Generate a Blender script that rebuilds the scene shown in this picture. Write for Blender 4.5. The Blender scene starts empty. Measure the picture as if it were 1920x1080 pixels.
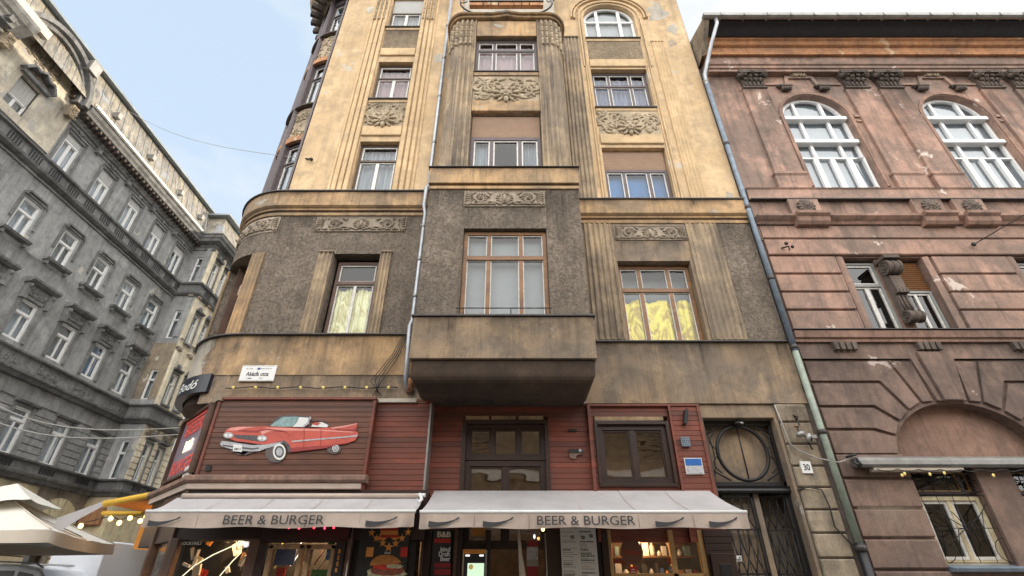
import bpy, bmesh, math, random
from math import sin, cos, pi, radians as rad
random.seed(7)
SC = bpy.context.scene
COL = SC.collection
# ------------------------------------------------------------------ camera, sky, sun, exposure
FPX, PITCH, CX0 = 926.0, rad(31.85), 958.0
cd = bpy.data.cameras.new('camera'); cam = bpy.data.objects.new('camera', cd); COL.objects.link(cam)
cam.location = (0, 0, 1.6); cam.rotation_euler = (pi/2 + PITCH, 0, 0)
cd.sensor_width = 36; cd.lens = 36*FPX/1920; cd.shift_x = (960-CX0)/1920
cd.clip_start = .05; cd.clip_end = 2000
SC.camera = cam
SC.render.resolution_x, SC.render.resolution_y = 1024, 576
SUN_EL, SUN_AZ = rad(14.5), rad(62)          # azimuth measured from +Y towards +X
W = bpy.data.worlds.new('World'); SC.world = W; W.use_nodes = True
nt = W.node_tree; nt.nodes.clear()
def wn(t, **k):
    n = nt.nodes.new(t)
    for a, b in k.items(): setattr(n, a, b)
    return n
sky = wn('ShaderNodeTexSky', sky_type='NISHITA', sun_disc=False, sun_elevation=SUN_EL, sun_rotation=SUN_AZ)
sky.air_density = 1.0; sky.dust_density = 1.5; sky.ozone_density = 1.2
tc = wn('ShaderNodeTexCoord'); mp = wn('ShaderNodeMapping'); mp.inputs['Scale'].default_value = (1, 1, 2.2)
no = wn('ShaderNodeTexNoise'); no.inputs['Scale'].default_value = 1.7; no.inputs['Detail'].default_value = 7; no.inputs['Roughness'].default_value = .55
sx = wn('ShaderNodeSeparateXYZ'); lk = nt.links.new
def wmath(op, a, b, c=None):
    n = wn('ShaderNodeMath', operation=op)
    for i, v in enumerate((a, b, c)):
        if v is None: continue
        if isinstance(v, (int, float)): n.inputs[i].default_value = v
        else: lk(v, n.inputs[i])
    return n.outputs[0]
lk(tc.outputs['Generated'], mp.inputs[0]); lk(mp.outputs[0], no.inputs['Vector']); lk(tc.outputs['Generated'], sx.inputs[0])
# cloud cover: thin to the north-west, thick to the east and south
q = wmath('MULTIPLY_ADD', sx.outputs['X'], .30, no.outputs['Fac']); q = wmath('MULTIPLY_ADD', sx.outputs['Y'], -.35, q)
q = wmath('MULTIPLY_ADD', sx.outputs['Z'], -.62, q); q = wmath('ADD', q, .61)
cr = wn('ShaderNodeValToRGB'); cr.color_ramp.elements[0].position = .40; cr.color_ramp.elements[1].position = .66; lk(q, cr.inputs[0])
pale = wn('ShaderNodeMix', data_type='RGBA'); pale.inputs[0].default_value = .78; pale.inputs[7].default_value = (2.35, 2.85, 3.4, 1)
mx = wn('ShaderNodeMix', data_type='RGBA'); mx.inputs[7].default_value = (3.35, 3.3, 3.2, 1)
mr = wn('ShaderNodeMapRange'); mr.inputs[1].default_value = -.22; mr.inputs[2].default_value = -.9; mr.inputs[3].default_value = 1; mr.inputs[4].default_value = 3.1; lk(wmath('MULTIPLY_ADD', sx.outputs['Z'], -.8, sx.outputs['Y']), mr.inputs[0])   # boosted overhead and behind the camera, out of frame, to light the facades
sc_ = wn('ShaderNodeMix', data_type='RGBA', blend_type='MULTIPLY'); sc_.inputs[0].default_value = 1
bg = wn('ShaderNodeBackground'); bg.inputs['Strength'].default_value = .15; wo = wn('ShaderNodeOutputWorld')
lk(sky.outputs[0], pale.inputs[6]); lk(pale.outputs[2], mx.inputs[6]); lk(cr.outputs[0], mx.inputs[0])
lk(mx.outputs[2], sc_.inputs[6]); lk(mr.outputs[0], sc_.inputs[7]); lk(sc_.outputs[2], bg.inputs[0]); lk(bg.outputs[0], wo.inputs[0])
sl = bpy.data.lights.new('sun', 'SUN'); sl.energy = 2.2; sl.angle = rad(.6); sl.color = (1, .86, .68)
so = bpy.data.objects.new('sun', sl); COL.objects.link(so)
so.rotation_euler = (pi/2 - SUN_EL, 0, pi - SUN_AZ)
so.location = (30, 20, 40)
SC.view_settings.view_transform = 'Standard'; SC.view_settings.look = 'None'
SC.view_settings.exposure = 1.1; SC.view_settings.gamma = 1

# ------------------------------------------------------------------ materials
MATS = {}
def newmat(name):
    m = bpy.data.materials.new(name); m.use_nodes = True
    n = m.node_tree; b = n.nodes['Principled BSDF']; MATS[name] = m
    return m, n, b
def node(n, t, **k):
    x = n.nodes.new(t)
    for a, b in k.items(): setattr(x, a, b)
    return x
def c4(c): return (c[0], c[1], c[2], 1)
def ramp(n, src, p0, p1, c0=(0,0,0), c1=(1,1,1)):
    r = node(n, 'ShaderNodeValToRGB'); e = r.color_ramp.elements
    e[0].position = p0; e[1].position = p1; e[0].color = c4(c0); e[1].color = c4(c1)
    n.links.new(src, r.inputs[0]); return r.outputs[0]
def noise(n, vec, scale, detail=5, rough=.6, dist=0):
    x = node(n, 'ShaderNodeTexNoise'); x.inputs['Scale'].default_value = scale; x.inputs['Detail'].default_value = detail
    x.inputs['Roughness'].default_value = rough; x.inputs['Distortion'].default_value = dist
    n.links.new(vec, x.inputs['Vector']); return x.outputs['Fac']
def mapping(n, vec, sc, loc=(0,0,0)):
    x = node(n, 'ShaderNodeMapping'); x.inputs['Scale'].default_value = sc; x.inputs['Location'].default_value = loc
    n.links.new(vec, x.inputs[0]); return x.outputs[0]
def mixc(n, fac, a, b, mode='MIX'):
    x = node(n, 'ShaderNodeMix', data_type='RGBA', blend_type=mode)
    if isinstance(fac, float): x.inputs[0].default_value = fac
    else: n.links.new(fac, x.inputs[0])
    for i, v in ((6, a), (7, b)):
        if isinstance(v, tuple): x.inputs[i].default_value = c4(v)
        else: n.links.new(v, x.inputs[i])
    return x.outputs[2]
def bump(n, b, h, strength, dist=.02, prev=None):
    x = node(n, 'ShaderNodeBump'); x.inputs['Strength'].default_value = strength; x.inputs['Distance'].default_value = dist
    n.links.new(h, x.inputs['Height'])
    if prev is not None: n.links.new(prev, x.inputs['Normal'])
    if b is not None: n.links.new(x.outputs[0], b.inputs['Normal'])
    return x.outputs[0]
def stucco(name, base, dirt, dark, patch=None, pk=.68, dk=.5, fine=60, fb=.35, rough=.92, streak=.55, seed=0.0, grit=0, scl=1.0):
    """weathered plaster: large blotches, drip streaks, bare patches, fine grain"""
    m, n, b = newmat(name)
    o = node(n, 'ShaderNodeTexCoord').outputs['Object']
    o = mapping(n, o, (scl,)*3, (seed, seed*.7, seed*1.3))
    big = ramp(n, noise(n, o, .55, 8, .62, .4), dk-.10, dk+.10)
    col = mixc(n, big, base, dirt)
    lt = tuple(min(.9, c*1.38) for c in base)
    def part(v, k):
        sm = node(n, 'ShaderNodeMath', operation='MULTIPLY'); n.links.new(v, sm.inputs[0]); sm.inputs[1].default_value = k
        return sm.outputs[0]
    col = mixc(n, part(ramp(n, noise(n, mapping(n, o, (1, 1, .8), (7, 3, 5)), 1.3, 9, .68, .5), .50, .66), .55), col, lt)
    col = mixc(n, part(ramp(n, noise(n, mapping(n, o, (5.5, 5.5, .32)), 1.0, 6, .65), .50, .68), streak), col, dark)
    col = mixc(n, part(ramp(n, noise(n, mapping(n, o, (14, 14, 1.1), (3, 1, 2)), 1.0, 5, .6), .54, .70), streak*.6), col, dark)
    col = mixc(n, part(ramp(n, noise(n, o, 2.6, 9, .72, .4), .46, .66), .50), col, dark)
    if patch:
        p = noise(n, o, .85, 9, .66, .25)
        pr = ramp(n, p, pk, pk+.012)
        col = mixc(n, pr, col, patch)
        ed = ramp(n, p, pk-.02, pk)
    f = noise(n, o, fine, 4, .75)
    col = mixc(n, .22, col, ramp(n, f, .3, .7), 'OVERLAY')
    n.links.new(col, b.inputs['Base Color']); b.inputs['Roughness'].default_value = rough
    b.inputs['Specular IOR Level'].default_value = .25
    pv = bump(n, None, noise(n, o, 4.5, 7, .65), .35, .03)
    if grit:
        g = noise(n, mapping(n, o, (1, 1, .75)), 15, 5, .8, .6)
        col = mixc(n, part(ramp(n, g, .54, .42), .75), col, dark); col = mixc(n, part(ramp(n, g, .56, .68), .5), col, lt); n.links.new(col, b.inputs['Base Color'])  # dark pits and pale grains: relief shading put into the colour
        pv = bump(n, None, ramp(n, g, .36, .66), grit, .035, pv)
    if patch: pv = bump(n, None, pr, -.5, .012, pv)
    bump(n, b, f, fb, .008, pv)
    return m
YEL = (.59, .43, .26)
stucco('pavilion_cream', (.84, .75, .57), (.70, .61, .46), (.36, .31, .25), None, seed=94, streak=.35)
stucco('yellow_plaster', YEL, (.52, .365, .21), (.27, .215, .15), (.50, .445, .36), .635, .53, seed=3, streak=.38)
stucco('yellow_clean', (.62, .45, .265), (.54, .39, .23), (.34, .26, .17), None, seed=9, streak=.25, dk=.5)
stucco('ochre_band', (.52, .34, .18), (.30, .22, .145), (.13, .10, .075), (.36, .33, .28), .63, .5, seed=14, streak=.5)
stucco('grey_band', (.38, .27, .17), (.23, .185, .145), (.10, .085, .07), (.33, .30, .26), .66, .46, seed=23, streak=.4)
stucco('roughcast', (.38, .31, .245), (.29, .24, .19), (.105, .088, .072), None, grit=1.0, fb=.5, fine=70, seed=5, streak=.3, rough=.97)
stucco('roughcast_light', (.40, .31, .205), (.32, .25, .17), (.14, .11, .08), None, grit=.8, fb=.5, fine=90, seed=35, streak=.25, rough=.97)
stucco('fluted_stone', (.44, .335, .22), (.27, .215, .16), (.10, .082, .068), None, seed=31, streak=.75, dk=.47)
stucco('ornament', (.48, .39, .275), (.36, .29, .205), (.12, .097, .072), None, seed=41, streak=.3, fine=40)
stucco('ornament_grey', (.36, .30, .235), (.28, .235, .185), (.12, .10, .082), None, seed=44, streak=.3, fine=40)
stucco('stone_block', (.40, .325, .235), (.25, .205, .155), (.10, .085, .07), (.58, .54, .47), .60, .5, seed=51, streak=.5, fb=.6)
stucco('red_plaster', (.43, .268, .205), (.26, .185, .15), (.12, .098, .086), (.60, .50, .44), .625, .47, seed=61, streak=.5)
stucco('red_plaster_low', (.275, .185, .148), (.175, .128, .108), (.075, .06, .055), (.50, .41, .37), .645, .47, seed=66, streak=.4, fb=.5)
stucco('orange_plaster', (.54, .27, .13), (.38, .20, .11), (.18, .10, .07), (.58, .42, .27), .60, .52, seed=71, streak=.5)
stucco('red_stone', (.36, .22, .165), (.25, .165, .13), (.10, .075, .065), None, seed=77, streak=.55)
stucco('dark_stone', (.16, .125, .105), (.11, .09, .078), (.045, .04, .036), None, seed=81, streak=.4, fine=35)
stucco('grey_plaster', (.40, .405, .40), (.31, .313, .31), (.14, .14, .138), (.52, .49, .43), .63, .5, seed=85, streak=.45)
stucco('grey_plaster_low', (.36, .36, .355), (.27, .27, .267), (.115, .115, .112), None, seed=88, streak=.38)
stucco('grey_trim', (.27, .27, .265), (.175, .175, .172), (.06, .06, .06), None, seed=91, streak=.5)
stucco('pale_plaster', (.68, .61, .48), (.50, .45, .37), (.24, .22, .19), (.45, .42, .38), .60, .5, seed=94, streak=.45)
stucco('cream_plaster', (.74, .62, .41), (.62, .52, .34), (.34, .28, .19), None, seed=97, streak=.3)
stucco('mansard', (.40, .36, .28), (.27, .255, .235), (.11, .105, .10), (.30, .32, .34), .60, .5, seed=99, streak=.95, rough=.5)
stucco('bare_cement', (.50, .45, .375), (.42, .38, .32), (.26, .235, .2), None, seed=103, streak=.2)
stucco('shaded_concrete_soffit', (.085, .058, .042), (.055, .04, .03), (.03, .024, .02), None, seed=107, streak=.2)  # base darkened to carry the shade under the oriel; corner soffit shares it
stucco('opposite_brick', (.36, .29, .20), (.27, .22, .155), (.14, .115, .09), None, seed=111, streak=.3)
stucco('asphalt', (.055, .055, .056), (.045, .045, .046), (.03, .03, .03), None, seed=115, streak=0, fine=120)
stucco('paving', (.26, .25, .235), (.2, .19, .18), (.12, .115, .11), None, seed=118, streak=0, fine=90)
def plain(name, col, rough=.5, metal=0, var=.25, scale=6, bmp=.1, spec=.5, emit=None, es=0):
    m, n, b = newmat(name)
    o = node(n, 'ShaderNodeTexCoord').outputs['Object']
    f = noise(n, o, scale, 7, .7)
    dk = tuple(c*(1-var) for c in col); lt = tuple(min(1, c*(1+var*.5)) for c in col)
    n.links.new(ramp(n, f, .3, .7, dk, lt), b.inputs['Base Color'])
    b.inputs['Roughness'].default_value = rough; b.inputs['Metallic'].default_value = metal
    b.inputs['Specular IOR Level'].default_value = spec
    if bmp: bump(n, b, noise(n, o, scale*6, 4, .7), bmp, .01)
    if emit: b.inputs['Emission Color'].default_value = c4(emit); b.inputs['Emission Strength'].default_value = es
    return m
def wood(name, c0, c1, c2, pitch=.0, rough=.5):
    m, n, b = newmat(name)
    o = node(n, 'ShaderNodeTexCoord').outputs['Object']
    g = noise(n, mapping(n, o, (1.3, 1.3, 26)), 1.4, 8, .7, .5)
    col = mixc(n, ramp(n, g, .3, .7), c0, c1)
    if pitch:                                   # each board weathered differently
        sp = node(n, 'ShaderNodeSeparateXYZ'); n.links.new(o, sp.inputs[0])
        dv = node(n, 'ShaderNodeMath', operation='DIVIDE'); dv.inputs[1].default_value = pitch; n.links.new(sp.outputs['Z'], dv.inputs[0])
        fl = node(n, 'ShaderNodeMath', operation='FLOOR'); n.links.new(dv.outputs[0], fl.inputs[0])
        wnz = node(n, 'ShaderNodeTexWhiteNoise', noise_dimensions='1D'); n.links.new(fl.outputs[0], wnz.inputs['W'])
        col = mixc(n, ramp(n, wnz.outputs['Value'], .1, 1), col, c2)
    p = ramp(n, noise(n, mapping(n, o, (.9, .9, 2.4)), 1.2, 7, .7, .3), .42, .7)
    col = mixc(n, p, col, c2)
    sc = ramp(n, noise(n, mapping(n, o, (7, 7, 9)), 2, 8, .8), .66, .72)
    col = mixc(n, sc, col, (.36, .2, .16))
    n.links.new(col, b.inputs['Base Color']); b.inputs['Roughness'].default_value = rough
    bump(n, b, g, .25, .01)
    return m
wood('red_wood', (.30, .070, .038), (.20, .052, .03), (.11, .036, .024), .1, .55)
wood('brown_boards', (.23, .085, .045), (.15, .055, .032), (.085, .035, .023), .1, .45)
wood('dark_wood', (.05, .022, .017), (.03, .014, .011), (.018, .01, .009), 0, .4)
wood('brown_wood', (.16, .085, .055), (.10, .055, .036), (.06, .035, .026), 0, .5)
wood('oak', (.33, .165, .065), (.2, .095, .04), (.11, .06, .032), 0, .5)
wood('pine', (.56, .34, .14), (.45, .26, .1), (.3, .17, .07), 0, .45)
plain('sash_white', (.72, .70, .66), .5, var=.3, scale=14)
plain('upvc_white', (.80, .80, .79), .3, var=.06)
plain('frame_brown', (.10, .068, .052), .55, var=.4, scale=9)
plain('frame_violet', (.11, .085, .09), .55, var=.3, scale=9)
plain('iron', (.022, .021, .022), .45, .3, var=.3)
plain('sheet_metal', (.34, .335, .32), .45, .6, var=.35, scale=3)
plain('sheet_dark', (.07, .062, .06), .5, .3, var=.4, scale=3)
plain('pipe_grey', (.42, .44, .47), .4, .5, var=.3, scale=4)
plain('pipe_blue', (.20, .25, .31), .5, .2, var=.4, scale=5)
plain('pipe_green', (.30, .35, .29), .55, .1, var=.35, scale=5)
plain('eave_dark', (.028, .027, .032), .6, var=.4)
plain('slate_blue', (.27, .31, .34), .5, .2, var=.35, scale=2)
plain('canvas', (.41, .39, .395), .85, var=.17, scale=1.6, bmp=.15)
plain('canvas_valance', (.53, .43, .365), .85, var=.2, scale=2.0, bmp=.2)
plain('canvas_white', (.70, .67, .60), .85, var=.10, scale=2, bmp=.15)
plain('canvas_tan', (.66, .58, .48), .85, var=.1, scale=2, bmp=.15)
plain('canvas_orange', (.62, .24, .035), .8, var=.2, scale=3, bmp=.15)
plain('canvas_yellow', (.75, .45, .05), .8, var=.2, scale=3, bmp=.15)
plain('black_paint', (.012, .012, .014), .45, var=.2)
plain('dark_panel', (.022, .023, .026), .35, var=.3)
plain('navy_sign', (.014, .018, .03), .3, var=.2)
plain('white_paint', (.78, .77, .74), .5, var=.1)
plain('enamel_white', (.80, .80, .78), .25, var=.06)
plain('lettering_cream', (.70, .62, .45), .5, var=.1)
plain('sign_red', (.50, .025, .02), .4, var=.15)
plain('dull_red', (.30, .02, .028), .5, var=.15)
plain('sign_orange', (.75, .30, .06), .4, var=.1)
plain('sign_blue', (.03, .14, .45), .3, var=.2)
plain('poster_blue', (.10, .17, .42), .4, var=.3, scale=4)
plain('poster_green', (.03, .2, .05), .4, var=.2)
plain('sign_brown', (.16, .065, .04), .4, var=.1)
plain('paper', (.66, .65, .61), .7, var=.06)
plain('ink', (.05, .05, .055), .7, var=.1)
plain('car_red', (.58, .105, .075), .5, var=.28, scale=2.2)
plain('car_dark', (.34, .05, .045), .45, var=.15)
plain('car_pink', (.78, .32, .27), .45, var=.12)
plain('chrome_print', (.50, .50, .52), .45, var=.45, scale=25)
plain('chrome_dark', (.10, .09, .095), .5, var=.5, scale=25)
plain('glass_print', (.28, .42, .42), .45, var=.5, scale=12)
plain('tyre_print', (.13, .105, .10), .6, var=.3)
plain('bun', (.50, .20, .05), .4, var=.4, scale=12)
plain('meat', (.22, .06, .035), .5, var=.6, scale=18)
plain('salad', (.45, .42, .26), .5, var=.7, scale=22)
plain('tomato', (.55, .045, .03), .35, var=.4, scale=12)
plain('room_dark', (.035, .032, .03), .9, var=.3)
plain('sign_mauve', (.30, .235, .29), .3, var=.3, scale=3)
plain('room_warm', (.20, .13, .08), .8, var=.5, scale=3)
plain('blind', (.52, .38, .29), .6, var=.12, scale=4)
plain('blind_wood', (.24, .115, .045), .55, var=.3, scale=6)
plain('blind_white', (.72, .72, .71), .5, var=.08)
plain('pane_back', (.27, .31, .34), .7, var=.12, scale=1.5)
plain('blind_grey', (.30, .31, .30), .7, var=.08)
plain('van_white', (.72, .74, .78), .25, var=.04, bmp=0)
plain('tyre', (.02, .02, .02), .8)
plain('rubber_trim', (.03, .03, .032), .5)
plain('tail_red', (.4, .01, .02), .2)
plain('cable', (.025, .023, .022), .6)
plain('cable_pale', (.42, .40, .37), .6)
plain('bulb_lit', (.9, .6, .2), .3, emit=(1, .55, .14), es=4, bmp=0)
plain('bulb_dim', (.75, .62, .20), .25, emit=(1, .75, .25), es=.12, bmp=0)
plain('bulb_red', (.7, .02, .03), .3, emit=(1, .03, .06), es=3, bmp=0)
plain('neon_white', (.9, .85, .7), .3, emit=(1, .88, .62), es=.8, bmp=0)
plain('neon_red', (.62, .10, .08), .3, emit=(1, .10, .07), es=.12, bmp=0)
plain('screen', (.3, .4, .35), .2, emit=(.45, .6, .42), es=.7, bmp=0, var=.15)
plain('lamp_white', (.9, .9, .9), .3, emit=(1, 1, .95), es=1, bmp=0)
def curtain(name, c0, c1, sc=9):
    m, n, b = newmat(name)
    o = node(n, 'ShaderNodeTexCoord').outputs['Object']
    f = noise(n, mapping(n, o, (sc, sc, .5)), 1.6, 5, .6, .3)
    n.links.new(ramp(n, f, .3, .7, c0, c1), b.inputs['Base Color']); b.inputs['Roughness'].default_value = .9
    bump(n, b, f, .5, .04)
curtain('curtain_white', (.17, .19, .21), (.42, .44, .46)); curtain('curtain_pink', (.30, .18, .19), (.42, .27, .27), 2)
curtain('curtain_blue', (.04, .05, .10), (.24, .26, .38)); curtain('curtain_grey', (.20, .21, .205), (.31, .32, .31), 1.5)
curtain('net_sky_reflect', (.42, .47, .52), (.74, .79, .84), 6); curtain('sky_reflect_blue', (.03, .10, .24), (.07, .22, .46), .7)  # pale and blue sheets behind panes; reflected sky is put into their colour
def foil(name, c0, c1):
    m, n, b = newmat(name)
    o = node(n, 'ShaderNodeTexCoord').outputs['Object']
    w = noise(n, mapping(n, o, (1, 1, .5)), 1.7, 3, .5, 1.6)
    rg = node(n, 'ShaderNodeMath', operation='PINGPONG'); n.links.new(w, rg.inputs[0]); rg.inputs[1].default_value = .10
    n.links.new(ramp(n, rg.outputs[0], .0, .08, c0, c1), b.inputs['Base Color'])
    b.inputs['Roughness'].default_value = .34; b.inputs['Metallic'].default_value = .1
    bump(n, b, rg.outputs[0], .8, .12)
foil('gold_foil', (.50, .31, .01), (.95, .78, .10)); foil('pale_foil', (.58, .48, .14), (.95, .90, .50))
def glass(name, k=.1, tint=(.86, .9, .93), wob=.02):
    m = bpy.data.materials.new(name); m.use_nodes = True; MATS[name] = m; n = m.node_tree; n.nodes.clear()
    o = node(n, 'ShaderNodeTexCoord').outputs['Object']
    g = node(n, 'ShaderNodeBsdfGlossy'); g.inputs['Roughness'].default_value = .015
    t = node(n, 'ShaderNodeBsdfTransparent'); t.inputs[0].default_value = c4(tint)
    fr = node(n, 'ShaderNodeLayerWeight'); fr.inputs[0].default_value = .5
    pw = node(n, 'ShaderNodeMath', operation='POWER'); pw.inputs[1].default_value = 4; n.links.new(fr.outputs['Facing'], pw.inputs[0])
    ad = node(n, 'ShaderNodeMath', operation='MULTIPLY_ADD'); ad.inputs[1].default_value = 1-k; ad.inputs[2].default_value = k; n.links.new(pw.outputs[0], ad.inputs[0])
    x = node(n, 'ShaderNodeMixShader'); n.links.new(ad.outputs[0], x.inputs[0]); n.links.new(t.outputs[0], x.inputs[1]); n.links.new(g.outputs[0], x.inputs[2])
    bp = node(n, 'ShaderNodeBump'); bp.inputs['Strength'].default_value = .5; bp.inputs['Distance'].default_value = wob
    n.links.new(noise(n, o, 1.3, 2, .5), bp.inputs['Height']); n.links.new(bp.outputs[0], g.inputs['Normal'])
    n.links.new(x.outputs[0], node(n, 'ShaderNodeOutputMaterial').inputs[0])
glass('window_glass', .07); glass('window_glass_bright', .17); glass('shop_glass', .10, (.8, .8, .78), .01)

def stain_mat(name, col, k=.75, sc=7):
    m = bpy.data.materials.new(name); m.use_nodes = True; MATS[name] = m; n = m.node_tree; b = n.nodes['Principled BSDF']
    t_ = node(n, 'ShaderNodeTexCoord'); o = t_.outputs['Object']
    s1 = ramp(n, noise(n, mapping(n, o, (sc, sc, .25)), 1, 6, .7), .46, .68); s2 = ramp(n, noise(n, mapping(n, o, (1.1, 1.1, .6)), 1, 5, .6), .38, .62)
    sp = node(n, 'ShaderNodeSeparateXYZ'); n.links.new(t_.outputs['Generated'], sp.inputs[0])
    def mul(a, c):
        x = node(n, 'ShaderNodeMath', operation='MULTIPLY'); n.links.new(a, x.inputs[0])
        if isinstance(c, float): x.inputs[1].default_value = c
        else: n.links.new(c, x.inputs[1])
        return x.outputs[0]
    pw = node(n, 'ShaderNodeMath', operation='POWER'); n.links.new(sp.outputs['Z'], pw.inputs[0]); pw.inputs[1].default_value = 1.4
    ad_ = node(n, 'ShaderNodeMath', operation='MAXIMUM'); n.links.new(s1, ad_.inputs[0]); n.links.new(mul(pw.outputs[0], .55), ad_.inputs[1])
    a = mul(mul(mul(ad_.outputs[0], s2), pw.outputs[0]), k); n.links.new(a, b.inputs['Alpha'])
    b.inputs['Base Color'].default_value = c4(col); b.inputs['Roughness'].default_value = .95
stain_mat('drip_stain', (.045, .036, .03), .9); stain_mat('pale_runs', (.50, .42, .32), .55, 10)
# ------------------------------------------------------------------ coordinate frames: u along a wall, d outwards, z up
def flat(y0): return lambda u, d, z: (u, y0 - d, z)
def bent(y0, bl=None, br=None):
    """wall along X at y0, turning back round a quarter circle at one or both ends"""
    def f(u, d, z):
        if bl and u < bl[0]:
            s = bl[0] - u; R = bl[1]
            if s <= R*pi/2: t = s/R; return (bl[0] - (R+d)*sin(t), y0 + R - (R+d)*cos(t), z)
            return (bl[0] - R - d, y0 + R + s - R*pi/2, z)
        if br and u > br[0]:
            s = u - br[0]; R = br[1]
            if s <= R*pi/2: t = s/R; return (br[0] + (R+d)*sin(t), y0 + R - (R+d)*cos(t), z)
            return (br[0] + R + d, y0 + R + s - R*pi/2, z)
        return (u, y0 - d, z)
    return f
def facing_x(x0): return lambda u, d, z: (x0 + d, u, z)
def oblique(p, q):
    l = math.dist(p, q); e = ((q[0]-p[0])/l, (q[1]-p[1])/l); nn = (e[1], -e[0])
    if nn[1] > 0: nn = (-nn[0], -nn[1])
    return lambda u, d, z: (p[0]+e[0]*u+nn[0]*d, p[1]+e[1]*u+nn[1]*d, z)
def at(x, y, Y):
    """point of the vertical plane at distance Y seen at a place in the photograph -> (X, Z)"""
    u = (540-y)/FPX; dd = cos(PITCH) - u*sin(PITCH); v = sin(PITCH) + u*cos(PITCH)
    return (Y*(x-CX0)/FPX/dd, 1.6 + Y*v/dd)
IDF = lambda u, d, z: (u, d, z)

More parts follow.
